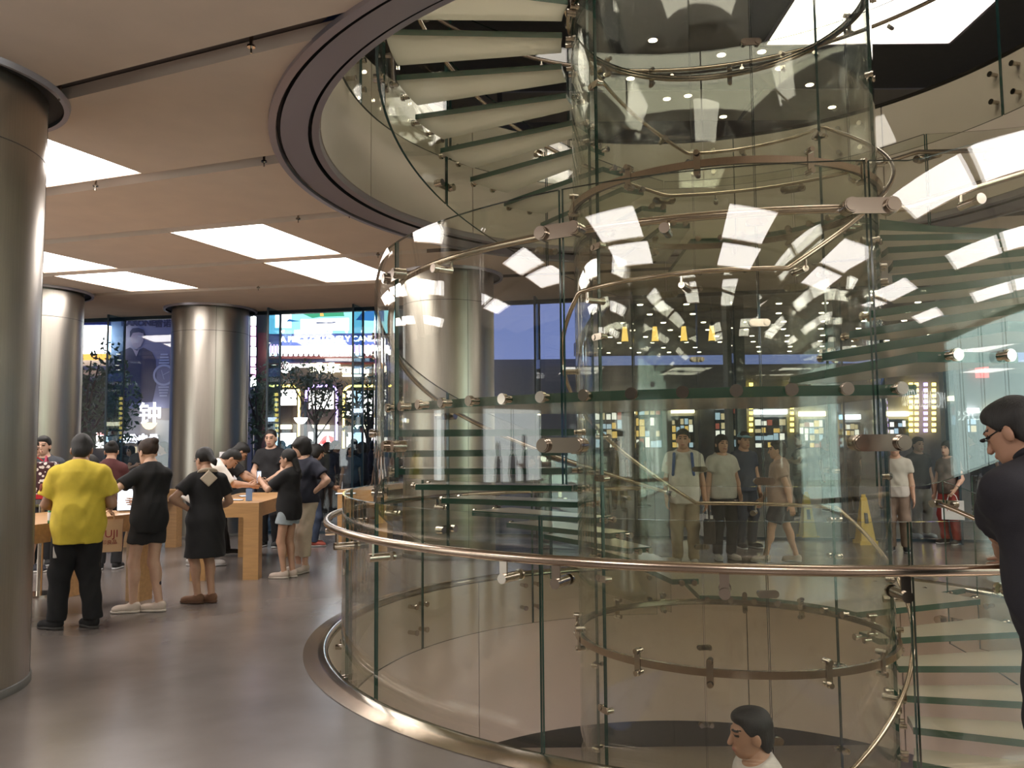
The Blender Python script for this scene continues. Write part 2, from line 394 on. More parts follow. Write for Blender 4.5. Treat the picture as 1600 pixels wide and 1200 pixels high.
# upper storey walls, ceiling and skylight
ZU2 = 8.6
vs, fs = ring_to_quad(0.02, [(XL, YB), (XR + 6, YB), (XR + 6, 22), (XL, 22)], ZU2)
uc = MB().add(vs, fs).build('ceiling_upper', M_upper); tag(uc, kind='structure', label='dark grey ceiling of the upper storey')
uw = MB().box((3.5, 22.05, 7.1), (33, .1, 3.0)).build('wall_upper_back', M_wall); tag(uw, kind='structure', label='pale wall of the upper storey')
vs = [(XL, 14, Z_UP), (XR + 6, 11, Z_UP), (XR + 6, 22, Z_UP), (XL, 22, Z_UP)]
MB().add(vs, [(0, 1, 2, 3)]).build('slab', M_floor, uf)
for i in range(5):
    MB().box((-8 + i * 5.2, 16.5, ZU2 - .02), (5.1, 1.5, .03)).build('ceiling_panel', M_uplight, uc)
ur = MB().box((XR + 6.05, 6.5, 7.1), (.1, 31, 3.0)).build('wall_upper_right', M_uplight); tag(ur, kind='structure', label='pale wall of the upper storey')
ul = MB().box((XL - .05, 6.5, 7.1), (.1, 31, 3.0)).build('wall_upper_left', M_wall); tag(ul, kind='structure', label='pale wall of the upper storey')
M_sky = emit('skylight', (1.0, 0.92, 0.82), 4.2)  # top right panel is seen; the others are added to light the opening
sk = onz(1385, 12, ZU2)
for (x, y, sx, sy, lb) in ((sk.x, sk.y, 3.2, 2.2, 'broad glowing ceiling panel of the upper floor at top right'), (1.9, 6.2, 3.6, 3.6, 'unseen square glowing panel added above the round stair to light it'), (-4.5, 6, 2.0, 2.0, 'unseen glowing panel added over the upper floor to the left'), (8.5, 4, 2.4, 2.4, 'unseen glowing panel added over the upper floor to the right'), (1, -.5, 2.4, 2.4, 'unseen glowing panel added over the upper floor to the rear')):
    r = empty('upper_light', (x, y, ZU2 - .03), label=lb, cat='ceiling light', group='upper storey light panels')
    MB().box((0, 0, 0), (sx, sy, .02)).build('diffuser', M_sky, r)
    MB().box((0, sy / 2 + .03, 0), (sx + .1, .05, .05)).box((0, -sy / 2 - .03, 0), (sx + .1, .05, .05)).box((sx / 2 + .03, 0, 0), (.05, sy, .05)).box((-sx / 2 - .03, 0, 0), (.05, sy, .05)).build('frame', M_rim, r)
M_dl = emit('downlight_glow', (1.0, 0.86, 0.62), 14.0)
dl_a = MB().cyl((0, 0, 0), (0, 0, .03), 0.10, 14).mesh('trim_ring', M_rim); dl_b = MB().cyl((0, 0, -.004), (0, 0, 0.0), 0.075, 14).mesh('bulb', M_dl)
for (px, py) in ((1190, 78), (1127, 83), (1075, 147), (1042, 152), (1218, 104), (985, 120), (1130, 180), (1265, 130), (1020, 60), (1300, 165)):
    q = onz(px, py, ZU2)
    r = empty('downlight', (q.x, q.y, ZU2 - .035), label='small warm downlight in the dark upper ceiling', cat='downlight', group='downlights in the upper ceiling')
    obj('trim_ring', dl_a, r); obj('bulb', dl_b, r)

# ------------------------------------------------------------------ window wall to the street
win = empty('window_1', (0, fac_y(0), 0), ANG_FAC, kind='structure', label='tall frameless glass front with glass fins towards the street')
PW = 1.62
x0 = (at(437, 600, fac_y(-4.1)).x) / math.cos(ANG_FAC)
pane = MB().box((0, 0, 2.04), (PW - .012, .02, 4.06)).mesh('pane', M_win)
fin = MB().box((0, -.26, 2.04), (.025, .46, 4.06)).mesh('glass_fin', M_fin)
fedge = MB().box((0, -.498, 2.04), (.032, .02, 4.06)).box((0, -.02, 2.04), (.035, .03, 4.06)).mesh('fin_edge', M_finedge)
for k in range(-6, 12):
    x = x0 + k * PW
    if not (-13.2 < x < 14): continue
    obj('pane', pane, win, (x + PW / 2, 0, 0))
    f_ = obj('glass_fin', fin, win, (x, 0, 0)); obj('fin_edge', fedge, f_)
MB().box((0.4, 0, 0.02), (28, .08, .04)).build('bottom_rail', M_finedge, win)
MB().box((0.4, 0, 4.06), (28, .10, .07)).build('head_rail', M_finedge, win)

# ------------------------------------------------------------------ steel columns
def column(x, y, label, r=0.67):
    root = empty('column', (x, y, 0), label=label, cat='column', group='round brushed steel columns')
    MB().lathe([(r, 0.0), (r, Z_CEIL + .08)], (0, 0), 72).build('shaft', M_colm, root, smooth=True)
    MB().lathe([(r + .012, 0.0), (r + .012, .05), (r, .055)], (0, 0), 72).build('base_ring', M_seam, root, smooth=True)
    for z in (3.62,):
        MB().lathe([(r + .001, z - .004), (r + .002, z), (r + .001, z + .004)], (0, 0), 72).build('joint', M_seam, root)
    for a in (28, 118, 208, 298):
        c, s = math.cos(R_(a)), math.sin(R_(a))
        MB().box((r * c, r * s, 2.04), (.004, .006, 4.0), Matrix.Rotation(R_(a), 3, 'Z')).build('seam', M_seam, root)
    MB().lathe([(r + .002, 4.075), (r + .10, 4.075), (r + .10, 4.045), (r + .135, 4.04), (r + .145, 4.079)], (0, 0), 72, [0, 0, 1, 1]).build('ceiling_collar', [M_black, M_rim], root, auto=30)
    return root
column(-3.96, 5.42, 'round brushed steel column nearest the camera at the left edge', .69)
column(-7.60, 12.9, 'round brushed steel column partly hidden behind the near column')
column(-5.50, 14.75, 'round brushed steel column at the window beside the dark poster')
column(-0.93, 11.95, 'round brushed steel column standing behind the glass stair')
# ================================================================== glass stair
TH, RISE = 10.45, 0.1713
# flights (angle, level): landing A 203..274.5 at 1.885, landing B 389..448 at 3.77, repeating every turn
PER = 3.77
def zline(a):
    """walking line level at unwrapped angle a (203 = start of the landing at 1.885)"""
    n = math.floor((a - 203.0) / 360.0); b = a - 203.0 - 360.0 * n; z = 1.885 + PER * n
    if b <= 71.5: return z
    if b <= 186.4: return z + (b - 71.5) / 114.9 * 1.885
    if b <= 245.0: return z + 1.885
    return z + 1.885 + (b - 245.0) / 115.0 * 1.885
stair = empty('spiral_staircase', (CX, CY, -3.77), label='large round glass staircase with steel rails around a hollow glass core', cat='staircase')
PAR = Matrix.Translation((-CX, -CY, 3.77))
def sp(o):                      # stair part given in world coordinates
    o.matrix_parent_inverse = Matrix.Translation((-CX, -CY, 3.77)); return o
def spart(mb, name, mats, parent=None, smooth=False, auto=None):
    o = mb.build(name, mats, parent or stair, smooth, auto)
    o.matrix_parent_inverse = (Matrix.Translation((-CX, -CY, 3.77)) if parent is None else Matrix.Identity(4)); return o
A_LO, A_HI = 203 - 360 - 115, 203 + 360        # from -3.77 (landing below) up to 5.655
# bolts: standoff with a faceted cap, along +x
bolt_me = MB().cyl((-.045, 0, 0), (.012, 0, 0), .022, 12).cyl((.012, 0, 0), (.035, 0, 0), .034, 14).cyl((.035, 0, 0), (.040, 0, 0), .030, 14).mesh('bolt', M_chrome)
sharpen(bolt_me, 40)
def bolt(a, r, z, parent, out=1, s=1.0):
    o = obj('bolt', bolt_me, parent); p = pol(r, a, z)
    o.matrix_local = Matrix.Translation(p) @ Matrix.Rotation(R_(a if out > 0 else a + 180), 4, 'Z') @ Matrix.Scale(s, 4); return o
def tread(a0, a1, z, name='tread'):
    mb = MB().arc(R_CORE + .10, R_STAIR - .06, a0, a1, z - .055, z, 3.0, 0, 1)
    o = spart(mb, name, [M_tread, M_tedge])
    n = max(2, int(round((a1 - a0) / 5.1)))
    for i in range(n):
        a = a0 + (a1 - a0) * (i + .5) / n
        bolt(a, R_STAIR + .01, z - .025, o, 1)
        if n <= 3 or i % 2 == 0: bolt(a, R_CORE + .02, z - .025, o, -1, .9)
    return o
flights = []
for n in (-1, 0, 1):
    base = 203 + 360 * n; z = 1.885 + PER * n
    if n <= 0:
        tread(base + .2, base + 71.3, z, 'landing')
        for i in range(10): tread(base + 71.5 + TH * i + .05, base + 71.5 + TH * (i + 1) + 1.1, z + RISE * (i + 1))
        tread(base + 71.5 + TH * 10.2 + .0, base + 244.8, z + 1.885, 'landing')
        for i in range(10): tread(base + 245 + TH * i + .05, base + 245 + TH * (i + 1) + 1.1, z + 1.885 + RISE * (i + 1))
tread(563.2, 634, 5.655, 'landing')
# core panels: vertical glass 60 degrees each, stacked
core_seams = [207 + 60 * k for k in range(6)]
clamp_h = MB()
def pill(mb, L, h, t, mi=0):    # rounded bar along local y, facing +x
    mb.box((0, 0, 0), (t, L, h), None, mi).cyl((-t / 2, L / 2, 0), (t / 2, L / 2, 0), h / 2, 14, mi).cyl((-t / 2, -L / 2, 0), (t / 2, -L / 2, 0), h / 2, 14, mi)
pl = MB(); pill(pl, .10, .055, .012); pl.cyl((-.05, .05, 0), (.012, .05, 0), .022, 12).cyl((-.05, -.05, 0), (.012, -.05, 0), .022, 12)
clampS = pl.mesh('clamp', M_chrome); sharpen(clampS, 40)
pl = MB(); pill(pl, .21, .085, .014); pl.cyl((-.06, .105, 0), (.03, .105, 0), .040, 16).cyl((-.06, -.105, 0), (.03, -.105, 0), .040, 16).cyl((.03, .105, 0), (.036, .105, 0), .034, 16).cyl((.03, -.105, 0), (.036, -.105, 0), .034, 16)
clampL = pl.mesh('clamp', M_chrome); sharpen(clampL, 40)
pl = MB(); pl.box((0, 0, 0), (.014, .05, .16)).cyl((-.007, 0, .08), (.007, 0, .08), .025, 12).cyl((-.007, 0, -.08), (.007, 0, -.08), .025, 12)
for sz in (.08, -.08): pl.cyl((-.05, 0, sz), (.03, 0, sz), .021, 12)
clampV = pl.mesh('clamp', M_chrome); sharpen(clampV, 40)
def place(me, a, r, z, parent, nm='clamp', flip=False):
    o = obj(nm, me, parent); o.matrix_local = Matrix.Translation(pol(r, a, z)) @ Matrix.Rotation(R_(a + (180 if flip else 0)), 4, 'Z'); return o
tiers = [(-3.78, -.06), (-.04, 3.66), (3.68, 5.50), (5.53, 8.4)]
for ti, (z0, z1) in enumerate(tiers):
    for k, a in enumerate(core_seams):
        o = spart(MB().arc(R_CORE - .012, R_CORE + .012, a + .25, a + 59.75, z0, z1, 4, 0, 1), 'core_panel', [M_glass, M_edge], auto=40)
        for zc in ((z0 + .55, z0 + 1.35, z0 + 2.5, z1 - .45) if z1 - z0 > 3 else (z0 + .9,)):
            place(clampS, a, R_CORE + .02, zc, o)
        for zc in ((-.05, 3.67, 5.515)[ti],) if ti < 3 else ():
            for da in (18, 42): place(clampV, a + da, R_CORE + .05, zc, o)
for z, t in ((-.05, .055), (3.67, .055), (5.515, .05)):
    spart(MB().arc(R_CORE + .02, R_CORE + .05, 0, 360, z - t / 2, z + t / 2, 3, 0, 0), 'core_ring', M_steel, auto=40)
# outer guard panels following the stair
def guard(a0, a1):
    zz = lambda off: (lambda a: zline(a) + off)
    o = spart(MB().arc(R_STAIR - .012, R_STAIR + .012, a0 + .2, a1 - .2, zz(-.52), zz(1.17), 2.0, 0, 1), 'guard_panel', [M_glass, M_edge], auto=40)
    return o
seamsA = [207.6, 238.6, 269.6, 299.4, 329.2, 359.1, 389.0]
gaps = []
for n in (-1, 0):
    b = 360 * n
    for s0, s1 in zip(seamsA[:-1], seamsA[1:]): gaps.append((s0 + b, s1 + b))
    gaps += [(177.7 + b, 207.6 + b), (147.8 + b, 177.7 + b), (117.9 + b, 147.8 + b), (88.5 + b, 117.9 + b)]
gaps += [(389, 418.5), (418.5, 448.2), (448.2, 478), (478, 508), (508, 537.7), (537.7, 563)]
for a0, a1 in gaps:
    if zline(a0) < -3.0: continue
    o = guard(a0, a1)
    zm = zline(a1)
    for dz in (-.30, .92): place(clampL, a1, R_STAIR + .035, zm + dz, o)
# hand rails
def rail(r, a0, a1, z_off, rad, name='handrail', step=1.5):
    n = int((a1 - a0) / step); pts = [pol(r, a0 + (a1 - a0) * i / n, zline(a0 + (a1 - a0) * i / n) + z_off) for i in range(n + 1)]
    return spart(MB().tube(pts, rad, 10), name, M_steel, smooth=True)
for r, rad in ((R_IN_RAIL, .019), (R_OUT_RAIL, .024)):
    for a0, a1 in (((-86, 563),) if r < 2 else ((-86, 28), (89.0, 563))):
        rl = rail(r, a0, a1, .95, rad)
        inner = r < 2; rg = R_CORE if inner else R_STAIR
        a = a0 + 6
        while a < a1:
            z = zline(a) + .95
            mb = MB(); d = .055
            p, q = pol(r, a, z - .02), pol(r, a, z - .085); g = pol(rg, a, z - .085); g2 = pol(rg + (-.03 if inner else .03), a, z - .085)
            mb.cyl(p, q, .010, 8).cyl(q, g, .024, 12).cyl(g, g2, .030, 12)
            spart(mb, 'rail_bracket', M_chrome, rl, auto=40)
            a += 31 if not inner else 36
# entrance landing bridge at floor level (joins the shop floor)
spart(MB().arc(R_STAIR - .06, R_HOLE, 29.5, 88, -.055, 0, 3, 0, 1), 'bridge', [M_tread, M_tedge])
spart(MB().arc(R_STAIR - .06, 3.50, 204, 273, 5.60, 5.655, 3, 0, 1), 'bridge', [M_tread, M_tedge])

# ================================================================== guard rail round the floor opening
gr = empty('opening_guardrail', (CX, CY, 0), label='waist high curved glass guard with steel handrail round the floor opening', cat='railing')
def gpart(mb, name, mats, parent=None, smooth=False, auto=None):
    o = mb.build(name, mats, parent or gr, smooth, auto)
    o.matrix_parent_inverse = (Matrix.Translation((-CX, -CY, 0)) if parent is None else Matrix.Identity(4)); return o
G0, G1 = 91.0, 386.0
gseams = [91, 120, 150, 180, 199.5, 212.5, 238.3, 270, 300, 330, 358, 386]
stand = MB().cyl((0, 0, 0), (.10, 0, 0), .022, 12).cyl((-.012, 0, 0), (.0, 0, 0), .030, 14).mesh('standoff', M_chrome); sharpen(stand, 40)
for a0, a1 in zip(gseams[:-1], gseams[1:]):
    o = gpart(MB().arc(R_GUARD - .011, R_GUARD + .011, a0 + .12, a1 - .12, -.58, 1.21, 2.0, 0, 1), 'glass_panel', [M_glass, M_edge], auto=40)
    for a in (a0 + 1.6, a1 - 1.6):
        for z in (-.13, -.40): place(stand, a, R_GUARD + .011, z, o, 'standoff')
rl = gpart(MB().tube([pol(R_RAIL, G0 + (G1 - G0) * i / 180, 1.0) for i in range(181)], .027, 12), 'handrail', M_steel, smooth=True)
for a in [97, 112, 128, 143, 158, 172, 188, 204.5, 216, 235.7, 241, 255, 268.5, 277.8, 292, 308, 324, 340, 356, 372]:
    mb = MB(); p, q = pol(R_RAIL, a, .98), pol(R_RAIL, a, .885)
    T = Matrix.Rotation(R_(a), 3, 'Z')
    mb.box(pol(R_RAIL, a, .93), (.012, .045, .10), T).cyl(pol(R_RAIL + .02, a, .885), pol(R_GUARD + .012, a, .885), .027, 14).cyl(pol(R_GUARD - .03, a, .885), pol(R_GUARD - .012, a, .885), .031, 14)
    gpart(mb, 'rail_bracket', M_chrome, rl, auto=40)
# balustrade of the upper floor opening
ub = empty('upper_balustrade', (CX, CY, 4.1), label='bolted curved glass balustrade round the opening on the upper floor', cat='railing')
def upart(mb, name, mats, parent=None, smooth=False, auto=None):
    o = mb.build(name, mats, parent or ub, smooth, auto)
    o.matrix_parent_inverse = (Matrix.Translation((-CX, -CY, -4.1)) if parent is None else Matrix.Identity(4)); return o
for k in range(9):
    a0 = -74 + 30.5 * k; a1 = a0 + 30.5
    o = upart(MB().arc(3.39, 3.412, a0 + .15, a1 - .15, 4.95, 6.80, 2.5, 0, 1), 'glass_panel', [M_glass, M_edge], auto=40)
    for a in (a0 + 2.2, a1 - 2.2):
        for z in (5.15, 5.45): place(stand, a, 3.41, z, o, 'standoff')
url = upart(MB().tube([pol(3.34, -74 + 274 * i / 150, 6.55) for i in range(151)], .025, 10), 'handrail', M_steel, smooth=True)
for k in range(18):
    a = -70 + 15.5 * k
    upart(MB().cyl(pol(3.34, a, 6.55), pol(3.34, a, 6.47), .01, 8).cyl(pol(3.33, a, 6.47), pol(3.42, a, 6.47), .025, 12), 'rail_bracket', M_chrome, url, auto=40)
# ================================================================== street outside
M_pave = pbr('street_paving', (0.10, 0.095, 0.10), 0.5, noise=0.15, nscale=2)
M_bwall = pbr('street_wall', (0.42, 0.37, 0.32), 0.8, noise=0.08, nscale=0.6)
M_navy = pbr('navy_fascia', (0.035, 0.06, 0.20), 0.6)
M_brick = pbr('dark_red_wall', (0.16, 0.03, 0.03), 0.7)
M_dkbrown = pbr('dark_brown_wall', (0.06, 0.045, 0.035), 0.7)
M_poster = pbr('poster_ground', (0.30, 0.29, 0.36), 0.6)
M_poster_d = pbr('poster_suit', (0.05, 0.05, 0.09), 0.6)
M_poster_f = pbr('poster_face', (0.38, 0.32, 0.36), 0.6)
M_poster_w = pbr('poster_metal', (0.6, 0.6, 0.65), 0.5)
E_white = emit('sign_white', (1.0, 0.97, 0.95), 6.0)
E_cool = emit('sign_cool', (0.80, 0.85, 1.0), 6.0)
E_neon = emit('neon_white', (0.86, 0.86, 1.0), 3.0)
E_bowl = emit('bowl_glow', (1.0, 0.75, 0.4), 1.6)
E_warm = emit('sign_warm', (1.0, 0.85, 0.55), 6.0)
E_yel = emit('neon_yellow', (1.0, 0.72, 0.15), 5.0)
E_pur = emit('neon_purple', (0.55, 0.35, 1.0), 4.0)
E_pink = emit('led_pink', (1.0, 0.45, 0.75), 2.5)
E_cyan = emit('screen_cyan', (0.35, 0.85, 0.95), 1.1)
E_green = emit('screen_green', (0.08, 0.45, 0.25), 0.8)
E_blue = emit('screen_blue', (0.05, 0.22, 0.55), 0.8)
E_red = emit('sign_red', (0.9, 0.10, 0.10), 1.4)
E_orange = emit('screen_orange', (1.0, 0.45, 0.10), 1.3)
E_shop = emit('shop_window_glow', (1.0, 0.93, 0.88), 2.2)
E_dim = emit('dim_window_glow', (1.0, 0.80, 0.50), 0.55)
def pxr(x0, y0, x1, y1, Y):
    a, b = at((x0 + x1) / 2, y1, Y), at((x0 + x1) / 2, y0, Y); l, r = at(x0, (y0 + y1) / 2, Y), at(x1, (y0 + y1) / 2, Y)
    return l.x, r.x, a.z, b.z
def slab(x0, y0, x1, y1, Y, th, name, mat, parent=None, zmin=None):
    l, r, b, t = pxr(x0, y0, x1, y1, Y); b = b if zmin is None else zmin
    return MB().box(((l + r) / 2, Y + th / 2, (b + t) / 2), (r - l, th, t - b)).build(name, mat, parent)
gnd = MB().add([(-60, 14, -.02), (70, 10.9, -.02), (70, 90, -.02), (-60, 90, -.02)], [(0, 1, 2, 3)]).build('street_ground', M_pave); tag(gnd, kind='structure', label='dark street paving outside the glass')
YB_ = 40.0
# building with the watch poster
bl = empty('poster_building', (0, 0, 0), label='grey building across the street carrying a dark watch poster', cat='building')
slab(-120, 440, 414, 700, YB_, 6, 'wall', M_bwall, bl, zmin=-.02)
slab(168, 484, 279, 638, YB_ - .15, .15, 'poster_board', M_poster, bl)
po = empty('poster_print', (0, 0, 0), parent=bl)
def polypx(pts, Y, th, name, mat, parent):
    n = len(pts); P = [at(x, y, Y) for x, y in pts]
    vs = [(p.x, Y, p.z) for p in P] + [(p.x, Y + th, p.z) for p in P]
    return MB().add(vs, [tuple(range(n)), tuple(range(2 * n - 1, n - 1, -1))] + [(i, n + i, n + (i + 1) % n, (i + 1) % n) for i in range(n)]).build(name, mat, parent)
yp = YB_ - .17
polypx([(176, 625), (177, 580), (180, 560), (186, 550), (203, 543), (208, 546), (218, 546), (224, 543), (237, 550), (243, 562), (244, 600), (238, 628), (210, 630)], yp, .02, 'printed_suit', M_poster_d, po)
polypx([(204, 520), (206, 516), (214, 514), (222, 516), (225, 522), (224, 533), (220, 541), (214, 545), (208, 541), (204, 532)], yp - .01, .02, 'printed_face', M_poster_f, po)
polypx([(203, 527), (203, 518), (207, 513), (216, 512), (224, 515), (227, 523), (225, 529), (224, 521), (217, 519), (207, 520), (205, 524)], yp - .02, .02, 'printed_hair', M_poster_d, po)
polypx([(207, 545), (213, 557), (218, 545), (214, 548)], yp - .01, .02, 'printed_collar', M_poster_f, po)
for k, (cx_, cy_, rr) in enumerate(((256, 586, 17),)):
    c = at(cx_, cy_, yp - .02); s_ = rr / F_PX * yp
    wm = MB(); n = 28
    vs = []
    for i in range(n):
        a = 2 * PI * i / n
        for q in (s_, s_ * .80): vs.append((c.x + q * math.cos(a), c.y, c.z + q * math.sin(a)))
    wm.add(vs, [(2 * i, 2 * ((i + 1) % n), 2 * ((i + 1) % n) + 1, 2 * i + 1) for i in range(n)])
    for sg in (1, -1):
        for j in range(4): wm.box((c.x, c.y, c.z + sg * s_ * (1.12 + .26 * j)), (s_ * (.95 - .09 * j), .02, s_ * .16))
    wm.box((c.x + s_ * .2, c.y - .01, c.z + s_ * .15), (s_ * .7, .01, s_ * .05), Matrix.Rotation(-.5, 3, 'Y')).box((c.x - s_ * .1, c.y - .01, c.z + .02), (s_ * .05, .01, s_ * .9), Matrix.Rotation(-.3, 3, 'Y'))
    wm.build('printed_watch', M_poster_w, po)
def sign_text(s, x, y, Y, hpx, mat, parent, depth=.04, bold=0.0, name='lettering', sx=1.0):
    p = at(x, y, Y); size = hpx / F_PX * Y / .70
    return text_obj(s, size, depth, mat, parent, Matrix.Translation(p) @ FRONT @ Matrix.Diagonal((sx, 1, 1, 1)), name, bold)
sign_text('RARONE', 216, 505, yp, 8.5, M_poster_d, bl, .01, .02, sx=1.12)
sign_text('雷诺表', 261, 506, yp, 9, M_poster_d, bl, .01, .01)
nz = empty('neon_sign', tuple(at(234, 672, YB_ - .6)), label='white glowing neon character with a small yellow bowl lamp under the poster', cat='sign')
def rel(o, root):
    o.matrix_parent_inverse = Matrix.Translation(-root.location); return o
rel(sign_text('钟', 234, 649, YB_ - .6, 26, E_neon, nz, .03, .012), nz)
c = at(233, 661, YB_ - .6)
rel(MB().lathe([(q_, z_ + c.z) for q_, z_ in ((.02, -.32), (.16, -.28), (.28, -.16), (.36, .0), (.0, .02))], (c.x, c.y), 20).build('bowl_lamp', E_bowl, nz), nz)
rel(MB().cyl((c.x - .25, YB_ - .58, c.z + .35), (c.x - .25, YB_ + .02, c.z + .35), .03, 8).cyl((c.x + .25, YB_ - .58, c.z + .35), (c.x + .25, YB_ + .02, c.z + .35), .03, 8).build('bracket', M_finedge, nz), nz)
ss = empty('shop_sign', tuple(at(217, 692, YB_ - .3)), label='row of white glowing sign characters low on the grey building', cat='sign')
rel(slab(186, 680, 248, 693, YB_ - .25, .1, 'sign_board', M_dkbrown, ss), ss)
rel(sign_text('凤公·中·号', 217, 686, YB_ - .32, 9, E_cool, ss, .02, .03), ss)
for i, (a, b_, mm) in enumerate(((196, 212, E_dim), (216, 238, E_shop))):
    slab(a, 698, b_, 712, YB_ - .1, .1, 'shop_window', mm, bl)
# bright billboard at far left
lb = empty('led_billboard', (at(140, 700, 39).x, 39.3, 0), label='bright white billboard with an orange band above the trees at far left', cat='billboard')
for (x0, y0, x1, y1, mm, nm) in ((60, 509, 169, 553, E_white, 'lit_face'), (60, 553, 169, 562, E_orange, 'orange_band'), (60, 496, 169, 508, M_navy, 'top_band'), (60, 572, 169, 578, M_bwall, 'ledge'), (60, 588, 169, 593, M_bwall, 'ledge'), (60, 593, 169, 716, M_dkbrown, 'dark_wall'), (112, 676, 132, 700, E_shop, 'shop_window'), (150, 676, 168, 700, E_shop, 'shop_window'), (120, 682, 134, 690, E_orange, 'menu_panel'), (152, 682, 166, 690, E_orange, 'menu_panel'), (152, 676, 168, 680, E_red, 'red_strip')):
    th = .3 if nm in ('lit_face', 'orange_band', 'top_band', 'dark_wall', 'ledge') else .1
    rel(slab(x0, y0, x1, y1, 39.3 - (0 if th == .3 else .12), th, nm, mm, lb, -.02 if nm == 'dark_wall' else None), lb)
# building with the lit awning
br = empty('candy_shop_building', tuple(at(510, 694, YB_ - 2)), label='shop building with blue fascia, lit awning and neon framed windows', cat='building')
YC = YB_ - 2
def bp(x0, y0, x1, y1, dy, th, nm, mm, zmin=None): return rel(slab(x0, y0, x1, y1, YC + dy, th, nm, mm, br, zmin), br)
bp(400, 440, 720, 700, 0, 6, 'wall', M_dkbrown, zmin=-.02)
bp(402, 520, 416, 702, -.3, .3, 'red_pillar', M_brick)
bp(420, 478, 622, 523, -.3, .3, 'picture_screen', E_cyan)
for (pts, mm, nm) in (([(470, 489), (497, 486), (536, 484), (538, 494), (500, 495), (488, 497)], E_green, 'printed_hill'), ([(556, 500), (566, 488), (582, 484), (600, 484), (600, 502)], E_blue, 'printed_hill'), ([(448, 501), (452, 498), (458, 500), (470, 502), (448, 503)], E_blue, 'printed_bird'), ([(492, 503), (495, 506), (522, 505), (527, 502), (510, 504)], M_navy, 'printed_boat'), ([(500, 488), (505, 488), (506, 494), (500, 494)], E_orange, 'printed_sun'),
                      ([(430, 492), (455, 490), (455, 512), (430, 512)], E_white, 'printed_cloud'), ([(470, 499), (545, 497), (545, 516), (470, 516)], E_white, 'printed_cloud')):
    rel(polypx(pts, YC - .34 - (.02 if mm is not E_white else 0), .02, nm, mm, br), br)
bp(418, 521, 622, 547, -.4, .4, 'fascia', M_navy)
for x in (441, 465, 475, 490, 516, 541, 566, 585):
    c = at(x, 518, YC - .6); r = (2.8 if x in (465, 490, 516) else 1.8) / F_PX * YC
    rel(MB().cyl((c.x, c.y, c.z), (c.x, c.y + .12, c.z), r, 14).cyl((c.x, c.y + .1, c.z), (c.x, c.y + .3, c.z + .1), .03, 6).build('spot_lamp', E_white, br), br)
rel(sign_text('A PIECE OF LOVELY CANDIE', 517, 530, YC - .48, 8.4, E_white, br, .04, .004, sx=1.04), br)
aw = bp(421, 540, 606, 552, -.9, .9, 'awning', E_white)
for k in range(8):
    for x in (421 + 5 * k if k < 3 else 552 + 7 * (k - 3),):
        c0 = pxr(x + 1, 538, x + 3.2, 552, YC - .92)
        o = MB().box(((c0[0] + c0[1]) / 2, YC - .92, (c0[2] + c0[3]) / 2), (c0[1] - c0[0], .03, c0[3] - c0[2])).build('awning_stripe', E_pink, aw)
for k in range(46):
    x = 421 + 4.0 * k; c0 = pxr(x, 552, x + 2, 556.5, YC - .9)
    MB().box(((c0[0] + c0[1]) / 2, YC - .88, (c0[2] + c0[3]) / 2), (c0[1] - c0[0], .06, c0[3] - c0[2])).build('scallop', M_brick if k % 2 else E_shop, aw)
bp(418, 556, 606, 559, -.7, .7, 'awning_beam', M_brick)
bp(418, 559, 606, 566, -.3, .3, 'navy_band', M_navy)
c = at(445, 574, YC - .5); r = 9 / F_PX * YC
ds = empty('round_sign', (c.x, c.y, c.z - r), label='white round sign with a dark red character left of the glowing letters', cat='sign')
rel(MB().cyl((c.x, c.y, c.z), (c.x, c.y + .1, c.z), r, 28).build('disc', E_shop, ds), ds)
rel(sign_text('好', 445, 573, YC - .53, 9, M_brick, ds, .01, .01), ds)
bp(452, 568, 486, 574, -.32, .1, 'lit_strip', E_shop)
for i, (x0, y0, x1, y1) in enumerate(((485, 568, 494, 581), (495, 567, 503, 583), (504, 568, 513, 582), (514, 567, 522, 583), (523, 569, 531, 581), (535, 576, 548, 583), (552, 576, 560, 583), (562, 575, 569, 583), (570, 577, 576, 583), (535, 585, 549, 588), (553, 585, 575, 588), (590, 572, 594, 585), (597, 572, 603, 585))):
    bp(x0, y0, x1, y1, -.4, .1, 'glowing_letter_block', E_warm)
bp(418, 566, 608, 569, -.2, .2, 'beam', M_brick)
for (x0, x1, mat) in ((420, 467, E_yel), (478, 526, E_pur), (537, 612, E_yel)):
    L_, R2, B_, T_ = pxr(x0, 603, x1, 700, YC - .35); cr = .35; pts = []
    pts += [(L_, YC - .35, B_)] if x0 != 420 else []
    if x0 != 420:
        pts += [(L_ + cr - cr * math.cos(t * PI / 8), YC - .35, T_ - cr + cr * math.sin(t * PI / 8)) for t in range(5)]
    else: pts += [(L_, YC - .35, T_)]
    if x1 != 612:
        pts += [(R2 - cr + cr * math.sin(t * PI / 8), YC - .35, T_ - cr + cr * math.cos(t * PI / 8)) for t in range(5)] + [(R2, YC - .35, B_)]
    else: pts += [(R2, YC - .35, T_)]
    rel(MB().tube(pts, .055, 8).build('neon_frame', mat, br), br)
for (x0, y0, x1, y1, mm) in ((437, 608, 464, 634, E_shop), (424, 612, 434, 640, E_dim), (482, 609, 522, 640, E_shop), (541, 610, 556, 652, E_shop), (558, 610, 582, 652, E_shop), (588, 608, 604, 650, E_shop), (428, 676, 463, 698, E_shop), (481, 674, 522, 699, E_shop), (541, 675, 572, 699, E_shop), (580, 675, 606, 699, E_shop)):
    wdw = bp(x0, y0, x1, y1, -.12, .12, 'window', M_dkbrown); L_, R2, B_, T_ = pxr(x0 + .8, y0 + .8, x1 - .8, y1 - .8, YC - .14)
    MB().box(((L_ + R2) / 2, YC - .13, (B_ + T_) / 2), (R2 - L_, .03, T_ - B_)).build('pane', mm, wdw)
